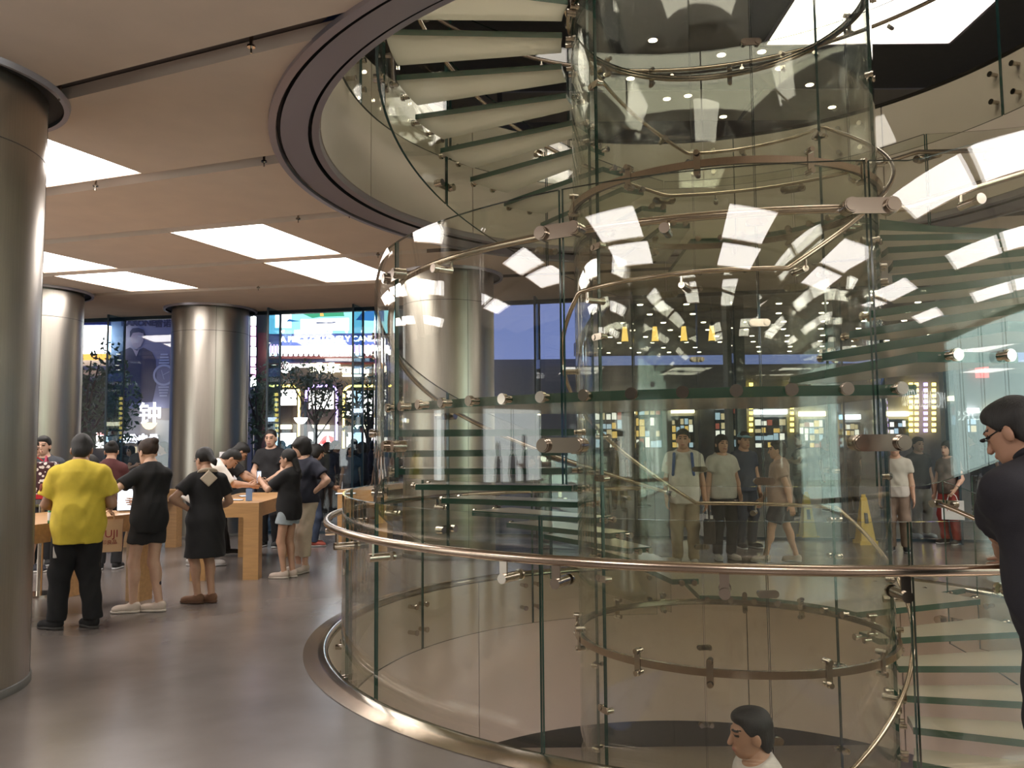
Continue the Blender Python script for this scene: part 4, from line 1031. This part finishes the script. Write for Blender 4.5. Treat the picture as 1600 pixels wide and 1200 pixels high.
    if hair == 'short': pr = [dict(cap[0], cut=[(HD((0, -.02, -.05)), HB @ V3(0, .78, -.62))]), EL(HD((0, -.050, -.035)), (.070, .062, .080), HB, .02, cut=[(HD((0, -.02, -.05)), HB @ V3(0, .78, -.62))]), EL(HD((0, .03, .085)), (.062, .055, .035), HB, .03)] + face + [EL(HD((s * .08, .012, -.035)), (.03, .03, .04), HB, .01, sub=True) for s in (-1, 1)]
    elif hair == 'crop': pr = [dict(cap[0], r=V3(.079, .097, .091), cut=[(HD((0, -.02, -.035)), HB @ V3(0, .75, -.66))]), EL(HD((0, -.048, -.03)), (.066, .058, .065), HB, .02, cut=[(HD((0, -.02, -.04)), HB @ V3(0, .78, -.62))])] + face
    elif hair == 'bun': pr = [dict(cap[0], cut=[(HD((0, -.02, -.055)), HB @ V3(0, .55, -.83))]), EL(HD((.01, -.098, .078)), (.042, .042, .040), HB, .012)] + face
    elif hair == 'pony': pr = [dict(cap[0], cut=[(HD((0, -.02, -.055)), HB @ V3(0, .55, -.83))]), RC(HD((0, -.095, .02)), HD((0, -.150, -.06)), .040, .030, .02), RC(HD((0, -.150, -.06)), HD((0, -.16, -.10)), .030, .012, .02)] + face
    elif hair == 'bob': pr = [EL(HD((0, -.018, .030)), (.092, .108, .102), HB, .02), EL(HD((0, -.03, -.05)), (.092, .090, .085), HB, .04), EL(HD((0, .055, .045)), (.070, .050, .035), HB, .03)] + [EL(HD((0, .10, -.065)), (.064, .075, .088), HB, .01, sub=True)] + [EL(HD((0, -.02, -.16)), (.12, .12, .05), HB, .01, sub=True)]
    elif hair == 'long': pr = [cap[0], EL(HD((0, -.03, -.05)), (.086, .080, .12), HB, .04), EL(U((0, -.085, 1.36)), (.085, .045, .14), UB, .05)] + face
    elif hair == 'braid': pr = [dict(cap[0], cut=[(HD((0, -.02, -.065)), HB @ V3(0, .55, -.83))]), RC(HD((0, -.09, -.03)), HD((.01, -.125, -.17)), .042, .036, .02), RC(HD((.01, -.125, -.17)), HD((.02, -.12, -.27)), .036, .018, .02)] + face
    else: pr = None
    if pr: part('hair', big(pr), hm, .0028, v=hv)
    # upper garment
    L = loose
    tb = [EL(U((0, .002, 1.28)), ((.16 if female else .175) * bw + L, .112 * bw + L, .19), UB, .06), EL(U((0, .004, 1.10)), (.142 * bw + L * 1.2, .106 * bw + L * 1.2, .17), UB, .07), RC(U((-shw + .02, -.01, 1.372)), U((0, -.015, 1.412)), .056 + L * .5, .066 + L * .3, .05), RC(U((shw - .02, -.01, 1.372)), U((0, -.015, 1.412)), .056 + L * .5, .066 + L * .3, .05), EL(U((0, -.012, 1.43)), (.085, .075, .045), UB, .05), RC(U((0, -.026, 1.37)), U((0, -.012, 1.45)), .098 + L * .5, .072, .05)]
    if female: tb += [EL(U((s * .075, .088, 1.255)), (.062, .05, .06), UB, .05) for s in (-1, 1)]
    hz = H0 + V3(0, 0, -.01)
    cuts = [(U((0, 0, 1.468)), UB @ V3(0, .45, 1))]
    if bottom == 'dress':
        tb += [EL(hz, (.17 * bw + L, .125 * bw + L, .16), None, .08), RC(hz - V3(0, 0, .02), V3(H0[0], H0[1], bhem), .165 + L, .19 + L, .08, cut=[((0, 0, bhem), (0, 0, -1))])]
    else:
        tb += [EL(H0 + V3(0, 0, .0), (.17 * bw + L, .122 * bw + L, .15), None, .08, cut=[(H0 + V3(0, 0, hem - .93), B @ V3(0, 0, -1))]), RC(U((0, .0, 1.02)), H0 + B @ V3(0, 0, hem - .93), .145 * bw + L, .150 * bw + L, .08, cut=[(H0 + B @ V3(0, 0, hem - .93), B @ V3(0, 0, -1)), (U((0, -.125 * bw - L, 1)), B @ V3(0, -1, 0)), (U((0, .125 * bw + L, 1)), B @ V3(0, 1, 0))])]
    for i in (0, 1):
        a, e, wq = arms[i]
        d1 = (e - a) / np.linalg.norm(e - a)
        if sleeve <= 1:
            q = a + (e - a) * sleeve; tb.append(RC(a + d1 * .01, q, .054 * bw + L * .6, .054 * bw + L, .04, cut=[(q, d1)]))
        else:
            d2 = (wq - e) / np.linalg.norm(wq - e); q = e + (wq - e) * (sleeve - 1)
            tb += [RC(a - d1 * .01, e, .060 * bw + L * .6, .050 + L * .6, .04), RC(e, q, .050 + L * .6, .040 + L * .5, .03, cut=[(q, d2)])]
    shirt = part('dress' if bottom == 'dress' else 'shirt', tb, cloth(top) if not isinstance(top, bpy.types.Material) else top, .0035, cuts)
    # lower garment
    if bottom in ('trousers', 'shorts', 'dress'):
        bl_ = bloose; pb = [EL(H0, (.168 * bw + bl_ * .5, .118 * bw + bl_ * .5, .135), None, .05)]
        for hp_, kn, an, fd, fa in legs:
            if bottom == 'trousers':
                d2 = (an - kn) / np.linalg.norm(an - kn); t = 1 - max(0.0, (bhem - .085)) / .43; q = kn + (an - kn) * min(1.0, t)
                pb += [RC(hp_, kn, .088 * bw + bl_, .060 + bl_, .05), RC(kn, q + d2 * (.03 if t >= 1 else 0), .060 + bl_, .046 + bl_ * 1.1, .04, cut=[(q + d2 * .02, d2)])]
            elif bottom == 'shorts':
                d1 = (kn - hp_) / np.linalg.norm(kn - hp_); q = hp_ + (kn - hp_) * bhem
                pb += [RC(hp_, q, .092 * bw + bl_, .088 * bw + bl_ * 1.5, .05, cut=[(q, d1)])]
        if bottom != 'dress': part(bottom, pb, cloth(bcol), .004, [(H0 + V3(0, 0, .12), (0, 0, 1))])
    # shoes
    if shoe is not None:
        for (hp_, kn, an, fd, fa), i in zip(legs, (0, 1)):
            Mz = rotm('z', fa); g0 = an[2] - .085; A = V3(an[0], an[1], g0)
            W = lambda p: A + Mz @ V3(*p)
            up = [EL(W((0, -.01, .060)), (.044, .062, .062), Mz, .03), EL(W((0, .085, .042)), (.046, .105, .040), Mz, .04), EL(W((0, .15, .034)), (.044, .05, .030), Mz, .03)]
            so = part('shoe', up, cloth(shoe), 0, [((A[0], A[1], g0 + .018), (0, 0, -1)), ((A[0], A[1], g0 + .105), (0, 0, 1))], v=min(vox, .009))
            q = volume([EL(W((0, -.01, .018)), (.046, .062, .05), Mz, .02), EL(W((0, .10, .018)), (.049, .115, .05), Mz, .02)], min(vox, .009), 0, 0, [((A[0], A[1], g0 + .003), (0, 0, -1)), ((A[0], A[1], g0 + .027), (0, 0, 1))])
            if len(q[0]): obj('sole', np_mesh('sole', [q], [cloth(sole)]), so)
    root['_w'] = 0; del root['_w']
    Mw = Matrix.Translation((x, y, z)) @ Matrix.Rotation(R_(rz), 4, 'Z') @ Matrix.Scale(f, 4)
    info = dict(root=root, M=Mw, wrist=[a[2] for a in arms], hand=[arms[i][2] + (arms[i][2] - arms[i][1]) / np.linalg.norm(arms[i][2] - arms[i][1]) * .09 for i in (0, 1)], HD=HD, HB=HB, U=U, UB=UB, part=part, legs=legs, arms=arms, H0=H0)
    return info
def feet_at(px, py, ytop=None, z=0.0):
    q = onz(px, py, z)
    if ytop is None: return q.x, q.y, None
    return q.x, q.y, at(px, ytop, q.y).z - z
def wp(info, p): return info['M'] @ Vector([float(t) for t in p])

# 1 man in yellow
x, y, h = feet_at(118, 984, 678)
P = person(x, y, 14, h, 'man in a yellow t-shirt and black trousers seen from behind at the table', vox=.0095, sk='tan', head=(6, 24), feet=((-.17, .06, 58), (.13, .04, 40)), hands=((-.20, .27, 1.06), (.18, .27, 1.06)), poles=((-.45, -1, -.2), (.45, -1, -.2)),
           top=(.66, .50, .05), sleeve=.72, hem=.76, loose=.036, build=1.08, bcol=(.008, .008, .009), bloose=.03, shoe=(.012, .011, .011), sole=(.06, .055, .05), seed=1)
a, e, _ = P['arms'][0]; q = a + (e - a) * .45
P['part']('sleeve_badge', [EL(q + V3(-.082, -.035, 0), (.012, .035, .042), rotm('z', 25), .01)], cloth((.22, .05, .03)), v=.006)
P['part']('key_strap', [BX((-.165, -.06, .71), (.012, .006, .07), None, .004)], cloth((.6, .56, .5)), v=.005)
# 2 woman with a paper bag
x, y, h = feet_at(230, 957, 686)
P = person(x, y, 46, h * 1.0, 'woman in black t-shirt and dark shorts, hair in a bun, carrying a paper bag', vox=.010, sk='light', female=True, head=(14, 14), feet=((-.10, .10, 52), (.10, -.04, 42)), hands=((-.32, .16, 1.06), (.02, .27, 1.08)), poles=((-.8, -.7, 0), (.25, -.8, -.6)),
           top=(.010, .010, .011), sleeve=.62, hem=.80, loose=.027, build=.92, bottom='shorts', bcol=(.022, .021, .022), bhem=.52, bloose=.012, shoe=(.58, .48, .40), sole=(.66, .58, .50), hair='bun', hcol=M_hairb, seed=2)
hw = wp(P, P['hand'][0])
hp_, kn, an, fd, fa = P['legs'][1]
P['part']('calf_tattoo', [EL(kn + (an - kn) * .52 - fd * .036, (.022, .014, .028), rotm('z', fa), .01)], cloth((.05, .04, .045)), v=.006)
bag = empty('paper_bag', (hw.x, hw.y - .01, hw.z - .385), R_(24), 'brown kraft paper shopping bag with dark red print hanging from her hand', 'bag')
MB().add([(-.12, -.07, 0), (.12, -.07, 0), (.12, .07, 0), (-.12, .07, 0), (-.125, -.075, .30), (.125, -.075, .30), (.125, .075, .30), (-.125, .075, .30)], [(3, 2, 1, 0), (0, 1, 5, 4), (1, 2, 6, 5), (2, 3, 7, 6), (3, 0, 4, 7)]).build('bag_body', M_kraft, bag)
for s in (-.072, .072): MB().tube([(-.05, s, .28), (-.045, s * .8, .35), (0, s * .3, .39), (.045, s * .8, .35), (.05, s, .28)], .004, 6).build('handle', M_kraft, bag)
text_obj('MUJI', .10, .001, M_maroon, bag, Matrix.Translation((-.01, -.0745, .17)) @ FRONT, 'lettering')
text_obj('無印良品', .045, .001, M_maroon, bag, Matrix.Translation((-.01, -.0735, .09)) @ FRONT, 'lettering')
MB().box((.1245, 0, .15), (.002, .02, .22)).build('printed_stripe', M_maroon, bag)
# 3 woman in a black dress
x, y, h = feet_at(319, 943, 700)
P = person(x, y, 30, h, 'woman in a short sleeved black dress with a cream collar, hand on hip', vox=.010, sk='mid', female=True, build=1.05, head=(30, 14), feet=((-.06, .05, 50), (.08, .02, 40)), hands=((-.16, .03, 1.03), (.12, .24, 1.0)), poles=((-1, -.35, -.1), (.8, -.6, 0)),
           top=(.009, .009, .010), sleeve=.62, loose=.028, bottom='dress', bhem=.52, shoe=(.18, .09, .05), sole=(.12, .06, .035), hair='pony', seed=3)
P['part']('collar', [EL(P['U']((0, -.060, 1.456)), (.108, .085, .028), P['UB'] @ rotm('x', -28), .02), BX(P['U']((0, -.146, 1.385)), (.060, .007, .060), P['UB'] @ rotm('y', 45) , .006, .01)], cloth((.62, .52, .40)), v=.007)
P['part']('glasses', [RC(P['HD']((-.034, .103, .006)), P['HD']((-.082, .0, .008)), .003, .003), RC(P['HD']((-.05, .10, .006)), P['HD']((.05, .10, .006)), .003, .003), RC(P['HD']((.034, .103, .006)), P['HD']((.082, .0, .008)), .003, .003)], cloth((.3, .3, .3)), v=.003)
# 4, 5 men bending over the table
x, y, h = feet_at(318, 884, 680)
P = person(x - .02, y, -62, 1.74, 'man in a white shirt with black print bending over the table', vox=.011, sk='mid', lean=38, head=(0, 18), feet=((-.10, -.12, 10), (.10, .08, -10)), hands=((-.16, .60, 1.04), (.16, .58, 1.04)), poles=((-.7, -.6, -.5), (.7, -.6, -.5)),
           top=(.62, .58, .52), sleeve=.9, hem=.82, loose=.035, bcol=(.009, .009, .010), shoe=(.5, .48, .46), seed=4, hip=(0, -.10, .92))
for s, t in ((1, 1.33), (1, 1.18), (-1, 1.26), (1, 1.05)):
    P['part']('printed_patch', [EL(P['U']((s * .19, -.02 + .03 * s, t)), (.024, .06, .05), P['UB'], .01)], cloth((.012, .012, .012)), v=.008)
P['part']('strap', [RC(P['U']((-.06, .06, 1.46)), P['U']((.0, -.10, 1.46)), .012, .012), RC(P['U']((.0, -.10, 1.46)), P['U']((.07, .06, 1.46)), .012, .012)], cloth((.012, .012, .012)), v=.006)
x, y, h = feet_at(352, 870, 680)
P = person(x - .16, y + .1, -55, 1.78, 'man in black bending over the table beside the man in the white shirt', vox=.011, sk='mid', lean=34, head=(0, 14), feet=((-.12, -.10, 10), (.10, .10, -12)), hands=((-.06, .60, 1.04), (.18, .55, 1.0)), poles=((-.7, -.6, -.5), (.7, -.6, -.5)),
           top=(.010, .010, .011), sleeve=.7, hem=.80, loose=.035, bcol=(.008, .008, .009), shoe=(.012, .012, .012), sole=(.4, .4, .4), seed=5, hip=(0, -.10, .93))
# 6 standing assistant facing us
q = at(424, 690, 13.0)
person(q.x, 13.0, 172, 1.84, 'man in a black t-shirt facing the camera with hands joined', vox=.011, sk='light', head=(8, 6), hands=((-.05, .22, .98), (.05, .22, .98)), poles=((-.9, -.3, -.2), (.9, -.3, -.2)), top=(.010, .010, .012), sleeve=.6, hem=.80, loose=.03, bcol=(.012, .012, .014), hair='crop', seed=6)
# 7 girl photographing
x, y, h = feet_at(434, 903, 703)
P = person(x + .13, y, 68, h, 'girl in a black t-shirt and pale denim shorts holding up a phone', vox=.0105, sk='mid', female=True, build=.88, head=(10, 4), feet=((-.06, .03, 20), (.06, -.02, 10)), hands=((-.10, .40, 1.30), (.03, .38, 1.24)), poles=((-.6, -.2, -1), (.6, -.2, -1)),
           top=(.010, .010, .011), sleeve=.72, hem=.78, loose=.035, bottom='shorts', bcol=(.36, .42, .45), bhem=.42, bloose=.022, shoe=(.55, .45, .38), sole=(.62, .55, .48), hair='braid', seed=7)
hw = (wp(P, P['hand'][0]) + wp(P, P['hand'][1])) / 2
ph = empty('phone', (hw.x, hw.y, hw.z - .03), R_(70), 'phone held up in both hands by the girl', 'phone')
MB().box((0, .02, .07), (.072, .009, .148)).build('body', M_blue_case, ph); MB().box((0, .014, .07), (.064, .002, .13)).build('screen', M_screen, ph)
q_ = onz(389, 783, .91)
ph = empty('phone', (q_.x, q_.y, .91), R_(12), 'blue cased phone standing at the table edge below the girl\'s hands', 'phone')
MB().box((0, 0, .078), (.075, .010, .15), Matrix.Rotation(R_(-8), 3, 'X')).build('body', M_blue_case, ph); MB().box((0, .03, .03), (.03, .05, .06)).build('prop', M_plastic_b, ph)
# 8 woman with cream trousers
x, y, h = feet_at(474, 893, 683)
P = person(x, y, 150, h, 'woman in a navy t-shirt and cream trousers, hand on hip', vox=.0105, sk='light', female=True, build=1.08, head=(-34, 12), feet=((-.08, .05, 10), (.08, 0, -14)), hands=((-.17, .02, 1.0), (.21, .10, .84)), poles=((-1.0, -.25, -.1), (.6, -.8, 0)),
           top=(.018, .020, .034), sleeve=.66, hem=.90, loose=.03, bcol=(.56, .47, .36), bhem=.23, bloose=.028, shoe=(.52, .44, .38), sole=(.6, .54, .48), hair='bob', seed=8)
# 9 youth behind
x, y, h = feet_at(494, 853, 694)
person(x - .05, y, -70, h, 'youth in a dark jacket and jeans behind the woman in cream trousers', vox=.012, sk='mid', head=(0, 18), hands=((-.12, .34, .98), (.12, .34, .98)), top=(.025, .028, .035), sleeve=1.8, hem=.80, loose=.035, bcol=(.05, .07, .12), shoe=(.42, .10, .07), hair='bob', seed=9)
# 10 man at the left behind the near column
q = at(69, 700, 11.2)
person(q.x, 11.2, 196, 1.74, 'man in a dark grey t-shirt beside the near column, facing the camera', vox=.0115, sk='light', build=1.1, head=(-6, 4), top=(.045, .05, .06), loose=.03, sleeve=.6, seed=10)
# 11 woman with bobbed hair bending
q = at(100, 760, 9.9)
person(q.x, 9.9, -40, 1.62, 'woman with black bobbed hair in a black jacket bending towards the table', vox=.0115, sk='light', female=True, lean=30, head=(0, 22), hands=((-.12, .5, .98), (.14, .48, .98)), top=(.012, .012, .014), sleeve=1.8, loose=.03, hair='bob', seed=11, hip=(0, -.08, .92))
# 12 woman in maroon
q = at(172, 760, 10.75)
person(q.x, 10.75, 14, 1.66, 'woman in a maroon top seen past the shoulder of the man in yellow', vox=.0115, sk='mid', female=True, head=(0, 12), hands=((-.15, .34, .98), (.15, .34, .98)), top=(.085, .022, .022), sleeve=.6, loose=.025, hair='bun', seed=12)
# 13 person mostly hidden by the near column
x, y, h = feet_at(40, 893)
person(x, y, -80, 1.68, 'person in dark shorts mostly hidden behind the near column, one sneaker showing', vox=.012, sk='mid', feet=((-.10, 0, 8), (.10, .1, -8)), top=(.30, .28, .12), bottom='shorts', bhem=.75, bcol=(.03, .03, .035), shoe=(.03, .03, .04), sole=(.7, .66, .62), seed=13)
# patterned backpack
M_flower = None
m, nt, N, L = nodes_of('patterned_fabric')
b_ = N['Principled BSDF']; vo = N.new('ShaderNodeTexVoronoi'); vo.inputs['Scale'].default_value = 22; tc = N.new('ShaderNodeTexCoord'); cr = N.new('ShaderNodeValToRGB')
cr.color_ramp.elements[0].color = (.75, .70, .66, 1); cr.color_ramp.elements[0].position = .36; cr.color_ramp.elements[1].color = (.05, .015, .02, 1); cr.color_ramp.elements[1].position = .40
L.new(tc.outputs['Object'], vo.inputs['Vector']); L.new(vo.outputs['Distance'], cr.inputs[0]); L.new(cr.outputs[0], b_.inputs['Base Color']); b_.inputs['Roughness'].default_value = .8
q = at(62, 778, 8.9)
bp_ = empty('backpack', (q.x, 8.9, q.z), R_(10), 'patterned backpack with white blossoms on black and red trim beside the column', 'backpack')
vb = volume([BX((0, 0, .19), (.13, .07, .17), None, .03), EL((0, -.05, .14), (.12, .07, .12), None, .04)], .01)
obj('bag_body', np_mesh('bag_body', [vb], [m]), bp_)
MB().box((0, -.06, .02), (.30, .12, .05)).build('base_trim', cloth((.45, .02, .03)), bp_)
for s in (-.06, .06): MB().tube([(s, -.06, .36), (s, -.02, .45), (s, .06, .36)], .010, 6).build('strap', cloth((.5, .08, .14)), bp_)
MB().tube([(-.05, -.08, .40), (0, -.09, .44), (.05, -.08, .40)], .008, 6).build('handle', cloth((.45, .02, .03)), bp_)
st = empty('stool', (q.x, 8.95, 0), label='grey padded stool carrying the patterned backpack', cat='stool')
MB().cyl((0, 0, q.z - .06), (0, 0, q.z - .012), .19, 24).build('seat', cloth((.12, .12, .13)), st); MB().cyl((0, 0, .02), (0, 0, q.z - .06), .03, 12).build('post', M_chrome, st); MB().cyl((0, 0, 0), (0, 0, .02), .19, 24).build('foot', M_chrome, st)
# 14 man at the right edge leaning on the rail
P = person(2.13, 3.28, 8, 1.79, 'man in a dark navy polo shirt leaning on the rail at the right edge', vox=.0085, sk='tan', lean=12, roll=-4, head=(26, 12), feet=((-.05, -.10), (.25, -.12)), hands=((.12, .40, 1.03), (.22, .40, 1.03)), poles=((-.3, 0, -1), (.3, 0, -1)),
           top=(.012, .011, .016), sleeve=.8, hem=.80, loose=.038, build=1.1, bcol=(.008, .008, .009), seed=14, hip=(.03, -.08, .93))
P['part']('shirt_collar', [EL(P['U']((0, -.012, 1.492)), (.082, .08, .028), P['UB'] @ rotm('x', -14), .02)], cloth((.012, .012, .018)), v=.007)
P['part']('glasses', [RC(P['HD']((-.034, .108, .006)), P['HD']((-.083, .0, .008)), .003, .003), RC(P['HD']((-.05, .106, .006)), P['HD']((.05, .106, .006)), .003, .003), RC(P['HD']((.034, .108, .006)), P['HD']((.083, .0, .008)), .003, .003)], cloth((.02, .02, .02)), v=.003)
# 15 man on the lower landing
q = at(1180, 1108, 4.95)
person(q.x, 4.95, 92, q.z + 1.885, 'man with cropped black hair in a white t-shirt on the lower landing', z=-1.885, vox=.009, sk='tan', head=(0, 6), top=(.62, .58, .54), loose=.03, sleeve=.6, seed=15)
# people beyond the stair
def by_feet(px, py, yt, *a, **k):
    x, y, h = feet_at(px, py, yt); return person(x, y, a[0], h, *a[1:], **k)
P = by_feet(1072, 882, 672, 165, 'man in a white t-shirt with a blue backpack, seen through the stair glass', vox=.014, sk='mid', top=(.64, .62, .56), loose=.035, hem=.78, sleeve=.7, bcol=(.34, .27, .18), shoe=(.4, .38, .35), hands=((-.26, .05, .80), (.22, .1, .85)), seed=16)
P['part']('backpack_strap', [RC(P['U']((s * .11, .13, 1.42)), P['U']((s * .13, .12, 1.15)), .02, .02) for s in (-1, 1)], cloth((.05, .10, .28)), v=.01)
hw = wp(P, P['hand'][0]); hb = empty('hand_bag', (hw.x + .04, hw.y, hw.z - .46), R_(255), 'dark brown hand bag carried by the man in white', 'bag')
MB().box((0, 0, .14), (.40, .14, .28)).build('bag_body', cloth((.05, .04, .035)), hb); MB().tube([(-.1, 0, .28), (-.08, 0, .42), (0, 0, .47), (.08, 0, .42), (.1, 0, .28)], .01, 6).build('handle', cloth((.05, .04, .035)), hb)
P = by_feet(1132, 874, 680, 190, 'person in a white shirt and black trousers carrying a white bag behind the stair', vox=.014, sk='light', female=True, top=(.60, .58, .52), loose=.035, bcol=(.02, .02, .022), shoe=(.5, .48, .45), hair='long', seed=17, hands=((-.2, .12, .9), (.25, .05, .82)))
hw = wp(P, P['hand'][1]); hb = empty('white_bag', (hw.x - .03, hw.y, hw.z - .40), R_(280), 'white shopping bag hanging beside the white shirt', 'bag')
MB().box((0, 0, .14), (.28, .1, .28)).build('bag_body', M_paper, hb); MB().tube([(-.07, 0, .28), (-.05, 0, .36), (0, 0, .41), (.05, 0, .36), (.07, 0, .28)], .006, 6).build('handle', M_paper, hb)
P = by_feet(1166, 856, 676, 200, 'person in a light blue cap and dark clothes behind the stair', vox=.014, sk='mid', top=(.05, .06, .09), bcol=(.02, .025, .04), seed=18)
P['part']('cap', [EL(P['HD']((0, -.01, .05)), (.088, .105, .085), P['HB'], .02, cut=[(P['HD']((0, 0, .04)), P['HB'] @ V3(0, 0, -1))]), EL(P['HD']((0, .11, .045)), (.06, .06, .012), P['HB'], .02)], cloth((.25, .45, .55)), v=.01)
by_feet(1222, 880, 690, 70, 'person in a beige shirt and dark shorts walking behind the stair', vox=.014, sk='light', top=(.42, .30, .24), loose=.03, bottom='shorts', bhem=.8, bcol=(.03, .03, .035), feet=((-.08, .22), (.08, -.2)), shoe=(.5, .45, .4), hands=((-.24, -.15, .85), (.24, .25, .88)), seed=19)
by_feet(1405, 862, 688, 150, 'person in a pale shirt and tan trousers among the shoppers at right', vox=.016, sk='mid', top=(.5, .46, .4), bcol=(.2, .14, .1), seed=20)
P = by_feet(1487, 850, 690, 120, 'woman in red trousers carrying a white printed bag at right', vox=.016, sk='light', female=True, top=(.16, .12, .1), bcol=(.40, .06, .05), hair='long', hands=((-.22, .2, .92), (.24, .05, .8)), seed=21)
hw = wp(P, P['hand'][0]); hb = empty('printed_bag', (hw.x, hw.y, hw.z - .38), R_(150), 'white bag with red lettering in front of the red trousers', 'bag')
MB().box((0, 0, .14), (.30, .08, .28)).build('bag_body', M_paper, hb); MB().tube([(-.07, 0, .28), (-.05, 0, .35), (0, 0, .40), (.05, 0, .35), (.07, 0, .28)], .006, 6).build('handle', M_paper, hb)
text_obj('MUJI', .08, .001, cloth((.4, .03, .03)), hb, Matrix.Translation((0, .0415, .15)) @ Matrix.Rotation(PI, 4, 'Z') @ FRONT, 'lettering')
by_feet(1440, 840, 684, 190, 'person in dark clothes with white shoes left of the red trousers', vox=.016, sk='mid', top=(.03, .03, .035), bcol=(.3, .26, .2), shoe=(.6, .6, .6), hair='short', seed=22)
# crowd outside: a few bodies, repeated
kinds = [person(-20, 22, 0, 1.70, 'x', vox=.024, top=(.035, .035, .045), bcol=(.02, .02, .025), seed=31), person(-21, 22, 0, 1.62, 'x', vox=.024, female=True, top=(.16, .17, .20), bcol=(.03, .035, .05), hair='long', seed=32),
         person(-22, 22, 0, 1.74, 'x', vox=.024, top=(.06, .05, .05), bcol=(.04, .04, .05), hands=((-.1, .35, 1.2), (.1, .35, 1.2)), seed=33), person(-23, 22, 0, 1.66, 'x', vox=.024, female=True, top=(.03, .035, .06), bcol=(.02, .02, .02), hair='bob', hands=((-.2, .3, 1.0), (.2, .1, .8)), seed=34)]
spots = [(186, 17.6, 20), (205, 19.0, 160), (222, 17.4, 200), (240, 18.4, 40), (256, 17.3, 120), (196, 21.5, 90), (232, 21.8, -70), (264, 20.5, 10), (440, 18.0, 170), (455, 19.5, -40), (482, 17.6, 160), (512, 17.2, 60), (524, 18.8, -90), (549, 17.4, 180), (553, 20.0, 30), (566, 18.0, 80), (584, 20.6, -60), (596, 17.6, 150), (610, 19.5, 0),
         (690, 18.6, 80), (735, 17.4, 180), (775, 17.8, 60), (848, 17.0, 170), (945, 18.0, 60), (965, 19.6, 180), (1000, 20.4, -60), (1250, 17.5, 90), (1290, 18.8, 200), (1330, 17.9, 20), (1385, 19.0, 120), (1520, 18.4, 60), (1545, 17.6, -80), (1585, 18.9, 180)]
spots += [('in', -9.0, 3.5, 70), ('in', -9.6, 1.6, 20), ('in', -9.2, 2.5, -80)]
first = set()
where = lambda px: 'left of the window column' if px < 300 else 'before the neon framed shops' if px < 640 else 'past the column behind the stair' if px < 900 else 'under the canopy behind the stair'
look = ('dark shirt and short hair', 'pale top and long hair', 'dark shirt and raised hands', 'navy top and bobbed hair')
for i, sp_ in enumerate(spots):
    px, Y, rz = sp_[-3:]; k = i % 4; src = kinds[k]['root']
    o = src if k not in first else copy_tree(src)
    first.add(k)
    o.location = (at(px, 690, Y).x, Y, -.02); o.rotation_euler = (0, 0, R_(rz)); o['label'] = 'passer-by in the street with %s, %s' % (look[k], where(px)); o['group'] = 'passers-by outside the glass'
    if sp_[0] == 'in':
        o.location = (px, Y, 0); o['label'] = 'shopper with %s, a dark reflection in the glass' % look[k]; o['group'] = 'shoppers seen in reflection'
